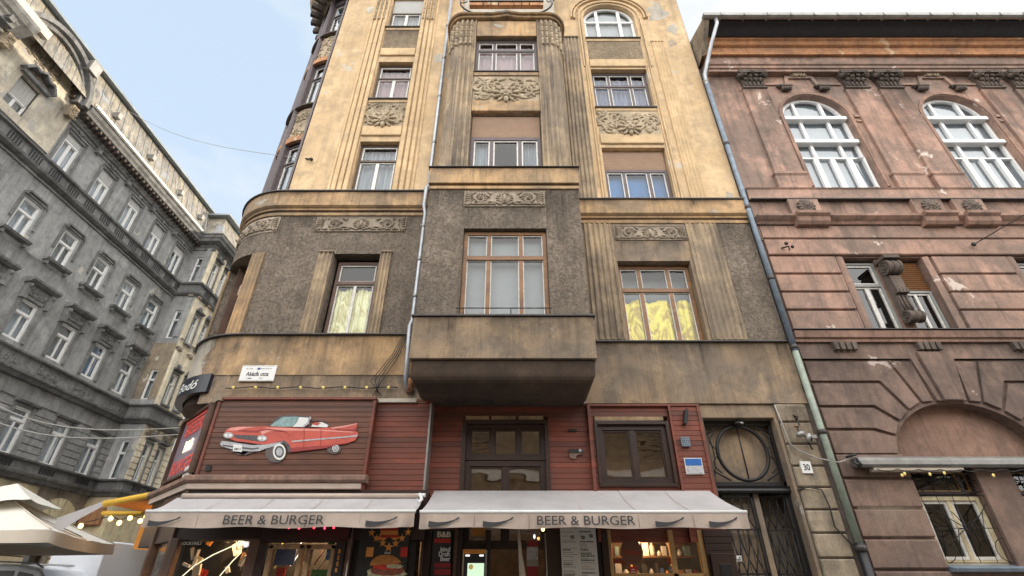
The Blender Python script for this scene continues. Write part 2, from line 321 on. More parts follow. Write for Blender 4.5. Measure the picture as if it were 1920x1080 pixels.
def lit(name, x, y, z, w, col=(1, .62, .3)):      # the light of a lamp that is on in the photograph
    l = bpy.data.lights.new(name, 'POINT'); l.energy = w; l.color = col; l.shadow_soft_size = .08
    o = bpy.data.objects.new(name, l); o.location = (x, y, z); COL.objects.link(o)
def pieces(f, name, mat, boxes, parent, **k):     # boxes=(u0,u1,d0,d1,z0,z1): each one a part of its own
    for b in boxes:
        g = G(f, mat); g.box(*b); g.make(name, parent, **k)
class G:
    def __init__(s, fr=IDF, mats=()):
        s.f = fr; s.v = []; s.p = []; s.mi = []; s.sm = []; s.names = []; s.m = 0
        if isinstance(mats, str): mats = [mats]
        for m in mats: s.mat(m)
        s.m = 0
    def mat(s, name):
        if name not in s.names: s.names.append(name)
        s.m = s.names.index(name); return s
    def face(s, pts, sm=False):
        i = len(s.v); s.v += [s.f(*p) for p in pts]; s.p.append(tuple(range(i, i+len(pts)))); s.mi.append(s.m); s.sm.append(sm)
    def grid(s, rows, closed=False, cap=False, sm=False):
        """rows: list of equal-length rings/lines of points"""
        i0 = len(s.v); n = len(rows[0])
        for r in rows: s.v += [s.f(*p) for p in r]
        m = n if closed else n-1
        for a in range(len(rows)-1):
            for b in range(m):
                c = (b+1) % n
                s.p.append((i0+a*n+b, i0+a*n+c, i0+(a+1)*n+c, i0+(a+1)*n+b)); s.mi.append(s.m); s.sm.append(sm)
        if cap:
            for a in (0, len(rows)-1):
                s.p.append(tuple(i0+a*n+b for b in range(n))); s.mi.append(s.m); s.sm.append(False)
    def along_u(s, prof, u0, u1, n=1, cap=True):      # prof = [(d,z)...] closed
        s.grid([[(u0+(u1-u0)*i/n, d, z) for d, z in prof] for i in range(n+1)], True, cap)
    def along_z(s, prof, z0, z1, n=1, cap=True):      # prof = [(u,d)...]
        s.grid([[(u, d, z0+(z1-z0)*i/n) for u, d in prof] for i in range(n+1)], True, cap)
    def along_d(s, out, d0, d1, cap=True):            # out = [(u,z)...]
        s.grid([[(u, d, z) for u, z in out] for d in (d0, d1)], True, cap)
    def box(s, u0, u1, d0, d1, z0, z1, n=1): s.along_u([(d0, z0), (d1, z0), (d1, z1), (d0, z1)], u0, u1, n)
    def tube(s, pts, r, seg=6, cap=True, sm=True, closed=False):
        N = len(pts); rs = r if isinstance(r, (list, tuple)) else [r]*N; rows = []
        prev = None
        for i, p in enumerate(pts):
            a = pts[i-1] if (i or closed) else pts[i]; b = pts[(i+1) % N] if (i < N-1 or closed) else pts[i]
            t = [b[k]-a[k] for k in range(3)]; l = math.sqrt(sum(x*x for x in t)) or 1; t = [x/l for x in t]
            if prev is None:
                w = (0, 1, 0) if abs(t[1]) < .9 else (1, 0, 0)
            else: w = prev
            dt = sum(w[k]*t[k] for k in range(3)); nn = [w[k]-dt*t[k] for k in range(3)]; l = math.sqrt(sum(x*x for x in nn)) or 1
            nn = [x/l for x in nn]; prev = nn
            bb = [t[1]*nn[2]-t[2]*nn[1], t[2]*nn[0]-t[0]*nn[2], t[0]*nn[1]-t[1]*nn[0]]
            rows.append([tuple(p[k]+rs[i]*(cos(2*pi*j/seg)*nn[k]+sin(2*pi*j/seg)*bb[k]) for k in range(3)) for j in range(seg)])
        if closed: rows.append(rows[0])
        s.grid(rows, True, cap and not closed, sm)
    def lump(s, c, r, ang=0, seg=8, rings=5):
        ca, sa = cos(ang), sin(ang); rows = []
        for i in range(rings+1):
            ph = -pi/2 + pi*i/rings; row = []
            for j in range(seg):
                x = r[0]*cos(ph)*cos(2*pi*j/seg); y = r[1]*cos(ph)*sin(2*pi*j/seg); z = r[2]*sin(ph)
                row.append((c[0]+x*ca-z*sa, c[1]+y, c[2]+x*sa+z*ca))
            rows.append(row)
        s.grid(rows, True, False, True)
    def lathe(s, c, prof, seg=12, sm=True):           # prof=[(r,z)...], vertical axis, in plain space
        s.grid([[(c[0]+r*cos(2*pi*j/seg), c[1]+r*sin(2*pi*j/seg), c[2]+z) for j in range(seg)] for r, z in prof], True, True, sm)
    def wall(s, u0, u1, z0, z1, d, holes=(), depth=.3, du=None):
        """sheet at d with rectangular holes (u0,u1,z0,z1[,depth]) and their reveals"""
        us = {u0, u1}; zs = {z0, z1}
        for h in holes: us |= {h[0], h[1]}; zs |= {h[2], h[3]}
        if du:
            k = u0
            while k < u1: us.add(k); k += du
        us = sorted(x for x in us if u0-1e-6 <= x <= u1+1e-6); zs = sorted(x for x in zs if z0-1e-6 <= x <= z1+1e-6)
        for a, b in zip(us, us[1:]):
            for c, e in zip(zs, zs[1:]):
                um, zm = (a+b)/2, (c+e)/2
                if any(h[0] < um < h[1] and h[2] < zm < h[3] for h in holes): continue
                s.face([(a, d, c), (b, d, c), (b, d, e), (a, d, e)])
        for h in holes:
            q = h[4] if len(h) > 4 else depth; a, b, c, e = h[:4]
            uu = [x for x in us if a-1e-6 <= x <= b+1e-6]
            for x in (a, b): s.face([(x, d, c), (x, d-q, c), (x, d-q, e), (x, d, e)])
            for z in (c, e):
                for x, y in zip(uu, uu[1:]): s.face([(x, d, z), (y, d, z), (y, d-q, z), (x, d-q, z)])
    def arch_fill(s, uc, r, zs, ztop, d, depth, n=16, b=None):
        """spandrels over an arched opening inside the square hole uc-r..uc+r, zs..ztop, plus its intrados"""
        b = b or r
        pts = [(uc - r*cos(pi*i/n), zs + b*sin(pi*i/n)) for i in range(n+1)]
        for p, q in zip(pts, pts[1:]):
            s.face([(p[0], d, p[1]), (q[0], d, q[1]), (q[0], d, ztop), (p[0], d, ztop)])
            s.face([(p[0], d, p[1]), (q[0], d, q[1]), (q[0], d-depth, q[1]), (p[0], d-depth, p[1])])
    def make(s, name, parent=None, bevel=0, kind=None, label=None, weld=True):
        me = bpy.data.meshes.new(name); org = parent_org(parent)
        me.from_pydata([(x-org[0], y-org[1], z-org[2]) for x, y, z in s.v], [], s.p)
        for m in s.names: me.materials.append(MATS[m])
        me.polygons.foreach_set('material_index', s.mi); me.polygons.foreach_set('use_smooth', s.sm)
        bm = bmesh.new(); bm.from_mesh(me)
        if weld: bmesh.ops.remove_doubles(bm, verts=bm.verts, dist=1e-5)
        bmesh.ops.recalc_face_normals(bm, faces=bm.faces)
        bm.to_mesh(me); bm.free()
        o = bpy.data.objects.new(name, me); COL.objects.link(o)
        if parent is not None: o.parent = parent
        if bevel:
            b = o.modifiers.new('edge_wear', 'BEVEL'); b.width = bevel; b.segments = 1; b.limit_method = 'ANGLE'; b.angle_limit = rad(50)
        if kind: o['kind'] = kind
        if label: o['label'] = label
        return o
ORG = {}
def parent_org(p):
    if p is None: return (0, 0, 0)
    return ORG[p.name]
def thing(name, label, cat, loc, group=None):
    o = bpy.data.objects.new(name, None); COL.objects.link(o); o.location = loc; o.empty_display_size = .3
    o['label'] = label; o['category'] = cat
    if group: o['group'] = group
    ORG[o.name] = loc
    return o
_mk = G.make
def make(s, name, parent=None, **k):
    o = _mk(s, name, parent, **k)
    if parent is not None: ORG[o.name] = ORG[parent.name]
    return o
G.make = make
_sub = G.make
def sub(g, name, parent):       # sub-part: lies in its parent's own coordinates
    return g.make(name, parent)
def text(g, s, u, z, d, h, w=None, align='L', th=.004, shear=0, rot=0, sp=1.0, bold=0.0):
    """lettering as thin mesh on a wall frame; h = capital height, w = full width"""
    cu = bpy.data.curves.new('lettering', 'FONT'); cu.body = s; cu.size = 1; cu.extrude = 0; cu.shear = shear; cu.space_character = sp; cu.offset = bold
    cu.resolution_u = 3
    to = bpy.data.objects.new('lettering', cu); COL.objects.link(to)
    bpy.context.view_layer.update()
    me = bpy.data.meshes.new_from_object(to.evaluated_get(bpy.context.evaluated_depsgraph_get()))
    bpy.data.objects.remove(to); bpy.data.curves.remove(cu)
    xs = [v.co.x for v in me.vertices] or [0]; x0, x1 = min(xs), max(xs)
    kz = h/.69; kx = (w/(x1-x0)) if w else kz*.9
    W_ = (x1-x0)*kx
    off = {'L': 0, 'C': -W_/2, 'R': -W_}[align]
    cr_, sr_ = cos(rot), sin(rot)
    for p in me.polygons:
        pts = []
        for vi in p.vertices:
            c = me.vertices[vi].co; a = (c.x-x0)*kx+off; b = c.y*kz
            pts.append((u+a*cr_-b*sr_, d+th, z+a*sr_+b*cr_))
        g.face(pts)
    bpy.data.meshes.remove(me)

# ------------------------------------------------------------------ ornament kit
def flutes(g, u0, u1, d, z0, z1, n=4, deep=.035, base=0.0, nz=1):
    w = (u1-u0)/n; pr = [(u0, base)]
    for i in range(n):
        a = u0+i*w; f = w*.16
        pr += [(a, d), (a+f, d)]
        for k in range(1, 6):
            t = k/6; pr.append((a+f+(w-2*f)*t, d-deep*sin(pi*t)))
        pr += [(a+w-f, d)]
    pr += [(u1, d), (u1, base)]
    g.along_z(pr, z0, z1, nz)
def spiral(g, u, z, d, r, turns, a0, sgn=1, w=.03, n=22):
    pts = []; rs = []
    for i in range(n+1):
        t = i/n; a = a0+sgn*t*turns*2*pi; rr = r*(1-.86*t)
        pts.append((u+rr*cos(a), d+.015*t, z+rr*sin(a))); rs.append(w*(1-.5*t))
    g.tube(pts, rs, 5)
def scroll_panel(g, u0, u1, z0, z1, d, flip=False):
    """acanthus scroll frieze: central palmette, two whorls with rosettes, end leaves"""
    c = (u0+u1)/2; h = z1-z0; zc = (z0+z1)/2; W2 = (u1-u0)/2; rnd = random.Random(int(u0*31+z0*7))
    for z in (z0, z1): g.tube([(u0, d, z), (u1, d, z)], .018, 4)
    for u in (u0, u1): g.tube([(u, d, z0), (u, d, z1)], .018, 4)
    g.lump((c, d, zc-.02*h), (.12*h, .07, .34*h)); g.lump((c, d+.05, zc-.10*h), (.06*h, .04, .18*h))
    g.tube([(c+.27*h*sin(t*pi/9)*(1-.35*(t > 9)), d, zc+.06*h-.36*h*cos(t*pi/9)) for t in range(19)], .03*h*1.4, 5)
    for s in (-1, 1):
        for k in range(7): a = .35+k*.42; g.lump((c+s*.36*h*sin(a), d, zc+.02*h-.34*h*cos(a)), (.035*h, .045, .11*h), -s*(pi-a), 6, 4)
        q = W2*.60; S0 = c+s*q
        spiral(g, S0, zc, d+.01, .42*h, 1.25, pi*.95 if s > 0 else pi*.05, -s, .075*h, 26)
        for k in range(12):
            a = k*pi/6; g.lump((S0+.26*h*cos(a), d, zc+.26*h*sin(a)), (.045*h, .05, .12*h), a-pi/2+.5, 6, 4)
        g.lump((S0, d+.03, zc), (.11*h, .06, .13*h)); g.lump((S0+.03*h, d+.07, zc+.02*h), (.05*h, .04, .06*h))
        pts = []
        for i in range(15):
            t = i/14; pts.append((c+s*(.14*h+t*(q-.05*h)), d+.01, zc-.40*h+.34*h*sin(t*pi)*.6))
        g.tube(pts, .06*h, 5)
        for k in range(9):                       # curling leaves filling the ground
            t = (k+.5)/9; uu = c+s*(.24+.74*t)*W2; up = 1 if k % 2 else -1
            for j in range(3): g.lump((uu+s*(j-1)*.07*h, d, zc+up*(.31+.03*j)*h), (.035*h, .045, .13*h), s*up*(.5+.45*j+rnd.random()*.2), 6, 4)
        for k in range(7): g.lump((c+s*(W2-.20*h), d, zc+(k-3)*.125*h), (.24*h, .05, .05*h), s*(k-3)*.26, 6, 4)
def mask_panel(g, u0, u1, z0, z1, d):
    """dense swirling foliage round a bearded lion-like mask that hangs over the lower edge"""
    c = (u0+u1)/2; h = z1-z0; zc = (z0+z1)/2; W2 = (u1-u0)/2; rnd = random.Random(int(u0*100+z0*10))
    for s in (-1, 1):
        spiral(g, c+s*.30*W2, zc+.10*h, d, .30*h, 1.4, pi/2, -s, .055*h)
        spiral(g, c+s*.55*W2, zc-.06*h, d, .26*h, 1.3, -pi/2, s, .05*h)
        spiral(g, c+s*.80*W2, zc+.08*h, d, .26*h, 1.4, pi/2, -s, .05*h)
        spiral(g, c+s*.45*W2, zc+.30*h, d, .16*h, 1.1, 0, s, .04*h)
        spiral(g, c+s*.70*W2, zc-.32*h, d, .15*h, 1.1, 0, s, .04*h)
        for k in range(26):
            uu = c+s*(.12+.84*rnd.random())*W2; zz = zc+(rnd.random()-.5)*.84*h
            g.lump((uu, d, zz), (.035*h+.03*h*rnd.random(), .05, .10*h+.06*h*rnd.random()), rnd.random()*pi, 6, 4)
    zh = z0+.10*h
    g.lump((c, d+.05, zh+.16*h), (.18*h, .10, .24*h), 0, 10, 7)
    g.lump((c, d+.14, zh+.13*h), (.035*h, .05, .09*h)); g.lump((c, d+.11, zh-.0*h), (.09*h, .06, .05*h))
    g.lump((c, d+.07, zh-.10*h), (.07*h, .07, .13*h))
    for s in (-1, 1):
        g.lump((c+s*.075*h, d+.13, zh+.24*h), (.06*h, .04, .03*h), s*.35)
        g.lump((c+s*.09*h, d+.11, zh+.08*h), (.055*h, .05, .06*h))
        for k in range(6):
            a = -.9+k*.55; g.lump((c+s*.25*h*cos(a), d+.05, zh+.14*h+.30*h*sin(a)), (.055*h, .05, .12*h), s*(a-pi/2), 6, 4)
def flora(g, u0, u1, z0, z1, d, n=40, seed=1):
    rnd = random.Random(seed); h = z1-z0
    for k in range(n):
        u = u0+(u1-u0)*rnd.random(); z = z0+h*rnd.random(); r = .05+.05*rnd.random()
        if k % 4 == 0: spiral(g, u, z, d, r*1.5, 1.2, rnd.random()*6, rnd.choice((-1, 1)), .02, 12)
        else: g.lump((u, d, z), (r*.4, .035, r), rnd.random()*pi, 6, 4)
def beads(g, u, d, ztop, n=4, L=.3, r=.045):
    for k in range(n):
        z = ztop-k*L
        g.lump((u, d+.02, z-.09), (r*.75, r, .11), 0, 6, 5); g.lump((u, d+.02, z-.235), (r, r*1.1, .05), 0, 6, 4)
    g.lump((u, d+.02, ztop-n*L), (r*1.1, r*1.2, r*1.1), 0, 6, 4)
def rosette(g, u, z, d, r):
    g.along_d([(u+r*cos(2*pi*k/24), z+r*sin(2*pi*k/24)) for k in range(24)], 0, d)
    for k in range(12):
        a = 2*pi*k/12; g.lump((u+r*.74*cos(a), d, z+r*.74*sin(a)), (.055, .045, .09*r/.2), a-pi/2, 6, 4)
    for k in range(8):
        a = 2*pi*k/8+.2; g.lump((u+r*.4*cos(a), d+.02, z+r*.4*sin(a)), (.035, .04, .06), a-pi/2, 6, 4)
    g.lump((u, d+.03, z), (.06, .06, .06))

# ------------------------------------------------------------------ windows
def window(B, fr, u0, u1, z0, z1, d, cols, trans=None, frame='frame_brown', sash='sash_white', fw=.06, sw=.028, inside='curtain_white',
           gl='window_glass', shutter=None, shmat='blind', rows2=None, label=None, foil_top=None, du=1, mid_low=None, th=.06, gap=.14, cover=1.0, arch=None):
    """cols = fractions of the width where mullions stand; trans = z of the transom"""
    g = G(fr, [frame, sash]); g.mat(frame)
    def bar(a, b, c, e, t=th, off=0): g.box(a, b, d-.02+off, d+t+off, c, e, du if (b-a) > .3 else 1)
    zt = z1
    if shutter: zt = shutter
    bar(u0, u1, z0, z0+fw); bar(u0, u1, zt-fw, zt); bar(u0, u0+fw, z0+fw, zt-fw); bar(u1-fw, u1, z0+fw, zt-fw)
    xs = [u0+fw*.5]+[u0+(u1-u0)*c for c in cols]+[u1-fw*.5]
    zz = [z0+fw*.5]+([trans] if trans else [])+[zt-fw*.5]
    for i, c in enumerate(xs[1:-1]): bar(c-fw/2, c+fw/2, z0+fw, zt-fw, th*.8)
    if trans: bar(u0+fw, u1-fw, trans-fw*.6, trans+fw*.6, th*1.15)
    g.mat(sash)
    for i in range(len(xs)-1):
        for j in range(len(zz)-1):
            a, b = xs[i]+fw/2, xs[i+1]-fw/2; c, e = zz[j]+fw*.6, zz[j+1]-fw*.6
            if b-a < .1: continue
            t0, t1 = d-.01, d+.03
            for (p, q, r_, s_) in ((a, b, c, c+sw), (a, b, e-sw, e), (a, a+sw, c+sw, e-sw), (b-sw, b, c+sw, e-sw)):
                g.box(p, q, t0, t1, r_, s_, 1)
            if mid_low and j == 0:
                m = (a+b)/2; g.box(m-mid_low, m+mid_low, t0, t1+.01, c+sw, e-sw)
    o = g.make('window', B, label=label)
    g = G(fr, gl)
    n = max(1, du)
    for i in range(n): g.face([(u0+(u1-u0)*i/n, d, z0), (u0+(u1-u0)*(i+1)/n, d, z0), (u0+(u1-u0)*(i+1)/n, d, zt), (u0+(u1-u0)*i/n, d, zt)])
    g.make('pane', o)
    if inside:
        g = G(fr, inside); rnd = random.Random(int(u0*77+z0*13)); N = 40 if inside.startswith(('curtain', 'net')) or inside.endswith('foil') else 2
        top = foil_top if foil_top else zt
        spans = [(u0, u1)]
        if cover < 1: w = (u1-u0)*cover/2; spans = [(u0, u0+w), (u1-w, u1)]
        ph = rnd.random()*6
        for (a, b) in spans:
            rows = []
            for z in (z0, (z0+top)/2, top):
                rows.append([(a+(b-a)*k/N, d-gap+(.025*sin(k*1.7+ph)+.02*sin(k*.77+z) if N > 2 else 0), z+(.05*sin(k*.5+ph) if z == top and foil_top else 0)) for k in range(N+1)])
            g.grid(rows, sm=True)
        g.make('curtain' if inside.startswith(('curtain', 'net')) else 'foil_cover' if inside.endswith('foil') else 'blind', o)  # these names also cover the sheets tinted as reflected sky
    if shutter:
        g = G(fr, shmat); n = max(4, int((z1-shutter)/.055)); hgt = (z1-shutter)/n
        pr = [(d-.03, shutter), ]
        for k in range(n): pr += [(d+.055, shutter+k*hgt+.006), (d+.075, shutter+k*hgt+hgt*.5), (d+.055, shutter+(k+1)*hgt-.004), (d+.045, shutter+(k+1)*hgt)]
        pr += [(d-.03, z1)]
        g.along_u(pr, u0+.01, u1-.01, du)
        g.make('roller_shutter', o)
    return o

def ring_bar(g, pts, w, d0, d1):
    """flat bar following a (u,z) path, width w"""
    for p, q in zip(pts, pts[1:]):
        l = math.dist(p, q) or 1; nx, nz = -(q[1]-p[1])/l*w/2, (q[0]-p[0])/l*w/2
        g.along_d([(p[0]+nx, p[1]+nz), (q[0]+nx, q[1]+nz), (q[0]-nx, q[1]-nz), (p[0]-nx, p[1]-nz)], d0, d1)

GZ = .4      # street level

# ================================================================== setting
g = G(IDF, 'asphalt'); g.face([(-400, -400, GZ), (400, -400, GZ), (400, 400, GZ), (-400, 400, GZ)]); g.make('ground', kind='structure')
g = G(IDF, 'paving')
for a, b, c, e in ((-5.4, 60, 7.2, 11), (-60, 60, -5, -1.6), (-20, -16.6, -5, 60)):
    g.along_u([(c, GZ), (e, GZ), (e, GZ+.12), (c, GZ+.12)], a, b)
g.make('pavement', kind='structure', bevel=.01)

# ================================================================== corner building (yellow and grey stucco)
M = thing('corner_building', 'tall yellow and grey-brown stucco corner house with boxy oriel above a red wooden shopfront', 'building', (0, 10, GZ))
BL = (-5.86, 1.5)
FL = bent(9.7, BL); FR = flat(10.0)
FB = lambda u, d, z: FL(u, d-.22, z)       # corner bay, set back a little
ZT = 22.6
# side returns and body (inside, keeps daylight from passing through)
g = G(IDF, 'room_dark')
g.along_z([(6.0, 10.75), (6.0, 34), (-6.9, 34), (-6.9, 11.6), (-6.3, 10.75), (-5.4, 10.5), (-2, 10.5), (-2, 10.75)], GZ, ZT-.1)
g.make('interior_wall', M)
g = G(IDF, 'bare_cement')
g.face([(6.17, 10.0, GZ), (6.17, 34, GZ), (6.17, 34, ZT), (6.17, 10, ZT)])
g.face([(-7.36, 13.0, GZ), (-7.36, 34, GZ), (-7.36, 34, ZT), (-7.36, 13.0, ZT)])
g.make('side_wall', M)
# --- upper yellow wall
def wl(g, *a, **k): g.wall(*a, **k)
LWIN = [(-4.27, -3.15, 10.56, 12.52), (-4.27, -3.15, 14.35, 16.23), (-4.27, -3.15, 18.15, 20.1)]
RWIN = [(2.62, 4.45, 10.56, 12.6), (2.62, 4.45, 14.35, 16.29), (2.62, 4.45, 18.0, 20.2)]
g = G(FL, 'yellow_plaster')
g.wall(-5.86, -1.7, 10.5, ZT, 0, [h+(.22,) for h in LWIN], .22)
BW = [(-6.68, -6.07), (-7.5, -6.85), (-8.35, -7.7)]
g.mat('frame_violet')
g.make('upper_wall', M)
g = G(FR, 'yellow_plaster')
g.wall(1.3, 6.16, 10.5, ZT, 0, [h+(.25,) for h in RWIN[:2]]+[(2.62, 4.45, 18.0, 20.2, .25)], .25)
g.arch_fill(3.535, .915, 19.35, 20.2, 0, .25, 20, .85)
g.make('upper_wall', M)
# the arch surround and its mouldings
g = G(FR, 'yellow_clean')
for r, rz, w, dd in ((1.08, .98, .10, .05), (1.26, 1.17, .07, .08), (1.36, 1.27, .05, .11)):
    ring_bar(g, [(3.535-r, 16.4 if r < 1.2 else 19.2)]+[(3.535-r*cos(pi*i/26), 19.35+rz*sin(pi*i/26)) for i in range(27)]+[(3.535+r, 16.4 if r < 1.2 else 19.2)], w, 0, dd)
for s in (-1, 1):
    for k, x in enumerate((.98, 1.06)):
        g.box(3.535+s*x-.02, 3.535+s*x+.02, 0, .03+.02*k, 10.5, 16.4 if k == 0 else 19.2)
g.make('arch_moulding', M, bevel=.008)
g = G(FL, 'yellow_plaster')           # narrow window mullion strip at the rounded corner
# --- corner bay above the band
g = G(FB, 'frame_violet')
bays = []
for k, (a, b) in enumerate(BW):
    for (c, e) in ((10.56, 12.75), (14.35, 16.55), (18.15, 20.2)): bays.append((a, b, c, e, .12))
g.wall(-9.2, -5.72, 10.5, ZT-1.2, 0, bays, .12, du=.12)
g.make('corner_bay_wall', M)
g = G(FB, ['frame_violet', 'orange_plaster', 'dark_stone'])
for x, w in ((-5.98, .08), (-6.76, .06), (-7.6, .07), (-8.5, .09)):
    for zz in (0,):
        g.along_z([(x-w, 0), (x-w, .07), (x-w*.4, .15), (x+w*.4, .15), (x+w, .07), (x+w, 0)], 10.5, ZT-1.2)
g.mat('orange_plaster')
for (a, b) in BW:
    for z in (12.75, 16.55): g.box(a-.03, b+.03, 0, .10, z+.002, z+.22, 6)
g.mat('dark_stone')
for (a, b) in BW:
    for z in (14.28, 18.08): g.box(a-.06, b+.06, 0, .16, z, z+.06, 6)
g.make('bay_pier', M, bevel=.006)
for k, (a, b) in enumerate(BW):
    for j, (c, e) in enumerate(((12.99, 14.25), (16.79, 18.05))):
        g = G(FB, 'ornament'); g.wall(a-.04, b+.04, c, e, .03, du=.12)
        flora(g, a, b, c+.05, e-.05, .035, 46, k*7+j)
        g.make('floral_relief', M)
    for (c, e, t) in ((10.56, 12.7, 12.0), (14.35, 16.5, 15.85), (18.15, 20.2, 19.5)):
        window(M, FB, a, b, c, e, -.10, [], t, 'frame_violet', 'sash_white', .04, .035, 'curtain_white', 'window_glass_bright', du=6)
g = G(FL, ['ornament', 'dark_stone'])       # bulging cornice over the corner
g.along_u([(-.1, 20.5), (.25, 20.62), (.5, 20.95), (.62, 21.3), (.62, 21.5), (-.1, 21.5)], -9.2, -5.9, 30)
g.mat('dark_stone')
for k in range(12): g.box(-9.1+k*.28, -9.0+k*.28, 0, .42, 20.35, 20.6)
g.make('corner_cornice', M)
g = G(IDF, 'sheet_metal'); g.face([(-7.3, 10.2, ZT), (6.17, 10, ZT), (6.17, 34, ZT), (-7.3, 34, ZT)]); g.make('roof', M)
g = G(flat(9.2), 'dark_stone'); g.along_u([(-.9, ZT-.2), (.2, ZT-.2), (.3, ZT+.2), (-.9, ZT+.2)], -5.8, 6.2); g.make('cornice', M)
# fluting on the yellow walls
g = G(FL, 'yellow_clean')
def ribs(g, xs, z0, z1, deep=.03):
    for a, b, d in xs: g.along_z([(a, 0), (a, d), (a+.02, d+.012), (b-.02, d+.012), (b, d), (b, 0)], z0, z1)
ribs(g, [(-4.86, -4.79, .02), (-4.75, -4.63, .045), (-4.59, -4.47, .06), (-4.43, -4.31, .075)], 10.52, ZT-.3)
ribs(g, [(-3.11, -2.99, .075), (-2.95, -2.83, .06), (-2.79, -2.68, .045), (-2.64, -2.57, .02)], 10.52, ZT-.3)
g.make('wall_rib', M, bevel=.006)
for x0 in (-4.73, -3.05):
    g = G(FL, 'ornament')
    for k in range(3): beads(g, x0+k*.16, .06, 20.6, 7, .29, .045)
    g.make('bead_drop', M)
g = G(FR, 'fluted_stone'); flutes(g, 1.74, 2.32, .06, 10.53, 18.0, 5, .04); g.box(1.72, 2.34, 0, .09, 18.0, 18.05); g.make('pilaster', M, bevel=.004)
g = G(FR, 'yellow_clean'); flutes(g, 4.83, 5.24, .04, 10.53, 17.8, 4, .025); g.box(4.81, 5.26, 0, .05, 17.8, 17.84); g.make('pilaster', M)
# panels between the windows of the upper storeys
def panel_stack(fr, u0, u1, dpt, z, kind, mset=('yellow_clean', 'ornament', 'roughcast_light')):
    """below a window sill at z: thin sill, panel, lintel band above next window"""
    g = G(fr, [mset[0]])
    g.box(u0-.02, u1+.02, -dpt, .035, z-.17, z-.045); g.mat('sheet_dark'); g.box(u0-.04, u1+.04, -dpt, .09, z-.045, z-.012)
    g.make('sill', M); g = G(fr, mset[0]); g.along_u([(-dpt, z-1.62), (.045, z-1.62), (.06, z-1.58), (.06, z-1.26), (.03, z-1.22), (-dpt, z-1.22)], u0-.005, u1+.005)
    g.make('lintel', M, bevel=.01)
    g = G(fr, mset[1] if kind == 'mask' else mset[2])
    g.box(u0, u1, -.05, .012, z-1.22, z-.17)
    if kind == 'mask': mask_panel(g, u0+.03, u1-.03, z-1.2, z-.2, .015)
    g.make('mask_relief' if kind == 'mask' else 'roughcast_panel', M)
for z, kind in ((14.35, 'mask'), (18.15, 'plain')): panel_stack(FL, -4.27, -3.15, .0, z, kind)
for z, kind in ((14.35, 'mask'), (18.0, 'plain')): panel_stack(FR, 2.62, 4.45, .0, z, kind)

window(M, FL, -4.25, -3.17, 10.58, 12.5, -.2, [], 11.87, 'frame_brown', 'sash_white', .05, .04, 'curtain_white', 'window_glass', mid_low=.045, label='window with pale net curtains and white middle post')
window(M, FL, -4.25, -3.17, 14.37, 16.2, -.2, [], 15.55, 'frame_brown', 'sash_white', .05, .04, 'curtain_pink', 'window_glass', mid_low=.045)
window(M, FL, -4.25, -3.17, 18.17, 20.1, -.2, [], None, 'frame_brown', 'sash_white', .05, .04, 'curtain_grey', 'window_glass', mid_low=.045, shutter=19.3, shmat='blind_white')
window(M, FR, 2.64, 4.43, 10.58, 12.58, -.22, [.31, .70], None, 'frame_violet', 'sash_white', .08, .03, 'sky_reflect_blue', 'window_glass', shutter=11.85, label='window with painted-in blue reflections under a lowered beige roller blind')
window(M, FR, 2.64, 4.43, 14.37, 16.27, -.22, [.31, .70], 15.6, 'frame_violet', 'sash_white', .07, .03, 'curtain_blue', 'window_glass')
# arched window at the top right
g = G(FR, 'upvc_white')
arc = [(3.535-.86*cos(pi*i/20), 19.33+.80*sin(pi*i/20)) for i in range(21)]
ring_bar(g, [(2.675, 18.05)]+arc+[(4.395, 18.05)], .09, -.24, -.17)
for x in (3.13, 3.94): g.box(x-.055, x+.055, -.24, -.165, 18.04, 19.98)
g.box(2.66, 4.41, -.24, -.16, 18.03, 18.11); g.box(2.66, 4.41, -.24, -.155, 19.22, 19.31)
w = g.make('window', M, label='arched white window')
g = G(FR, 'window_glass'); g.wall(2.63, 4.44, 18.0, 20.19, -.215); g.make('pane', w)
g = G(FR, 'blind_grey'); g.wall(2.63, 4.44, 18.0, 20.19, -.3); g.make('blind', w)

# --- second storey: rough-cast wall under the string course
BD = -.06
g = G(FL, 'roughcast')
g.wall(-9.0, -1.7, 6.42, 9.95, 0, [(-4.27, -3.15, 6.42, 8.6, .3), (-7.5, -6.25, 6.42, 8.64, .42)], .3, du=.13)
g.make('roughcast_wall', M)
g = G(FR, 'roughcast')
g.wall(5.3, 6.16, 6.42, 9.95, 0, [])
g.mat('grey_band'); g.wall(1.3, 5.3, 6.42, 9.95, 0, [(2.62, 4.42, 6.42, 8.6, .28)], .28)
g.make('roughcast_wall', M)
g = G(FR, 'fluted_stone'); flutes(g, 1.88, 2.56, .05, 6.44, 9.76, 5, .04); g.make('pilaster', M)
g = G(FR, 'fluted_stone'); flutes(g, 4.5, 5.28, .05, 6.44, 9.76, 6, .035); g.make('pilaster', M)
for a, b in ((-4.62, -4.29), (-3.13, -2.88)):
    g = G(FL, 'fluted_stone'); flutes(g, a, b, .05, 6.44, 8.62, 3, .035); g.box(a-.01, b+.02, 0, .07, 8.62, 8.655); g.make('pilaster', M)
g = G(FL, 'orange_plaster'); g.m = 0
g = G(FL, 'ochre_band'); flutes(g, -6.24, -5.93, .05, 6.44, 8.62, 3, .03); g.make('pilaster', M, label='ochre fluted strip beside the corner window')
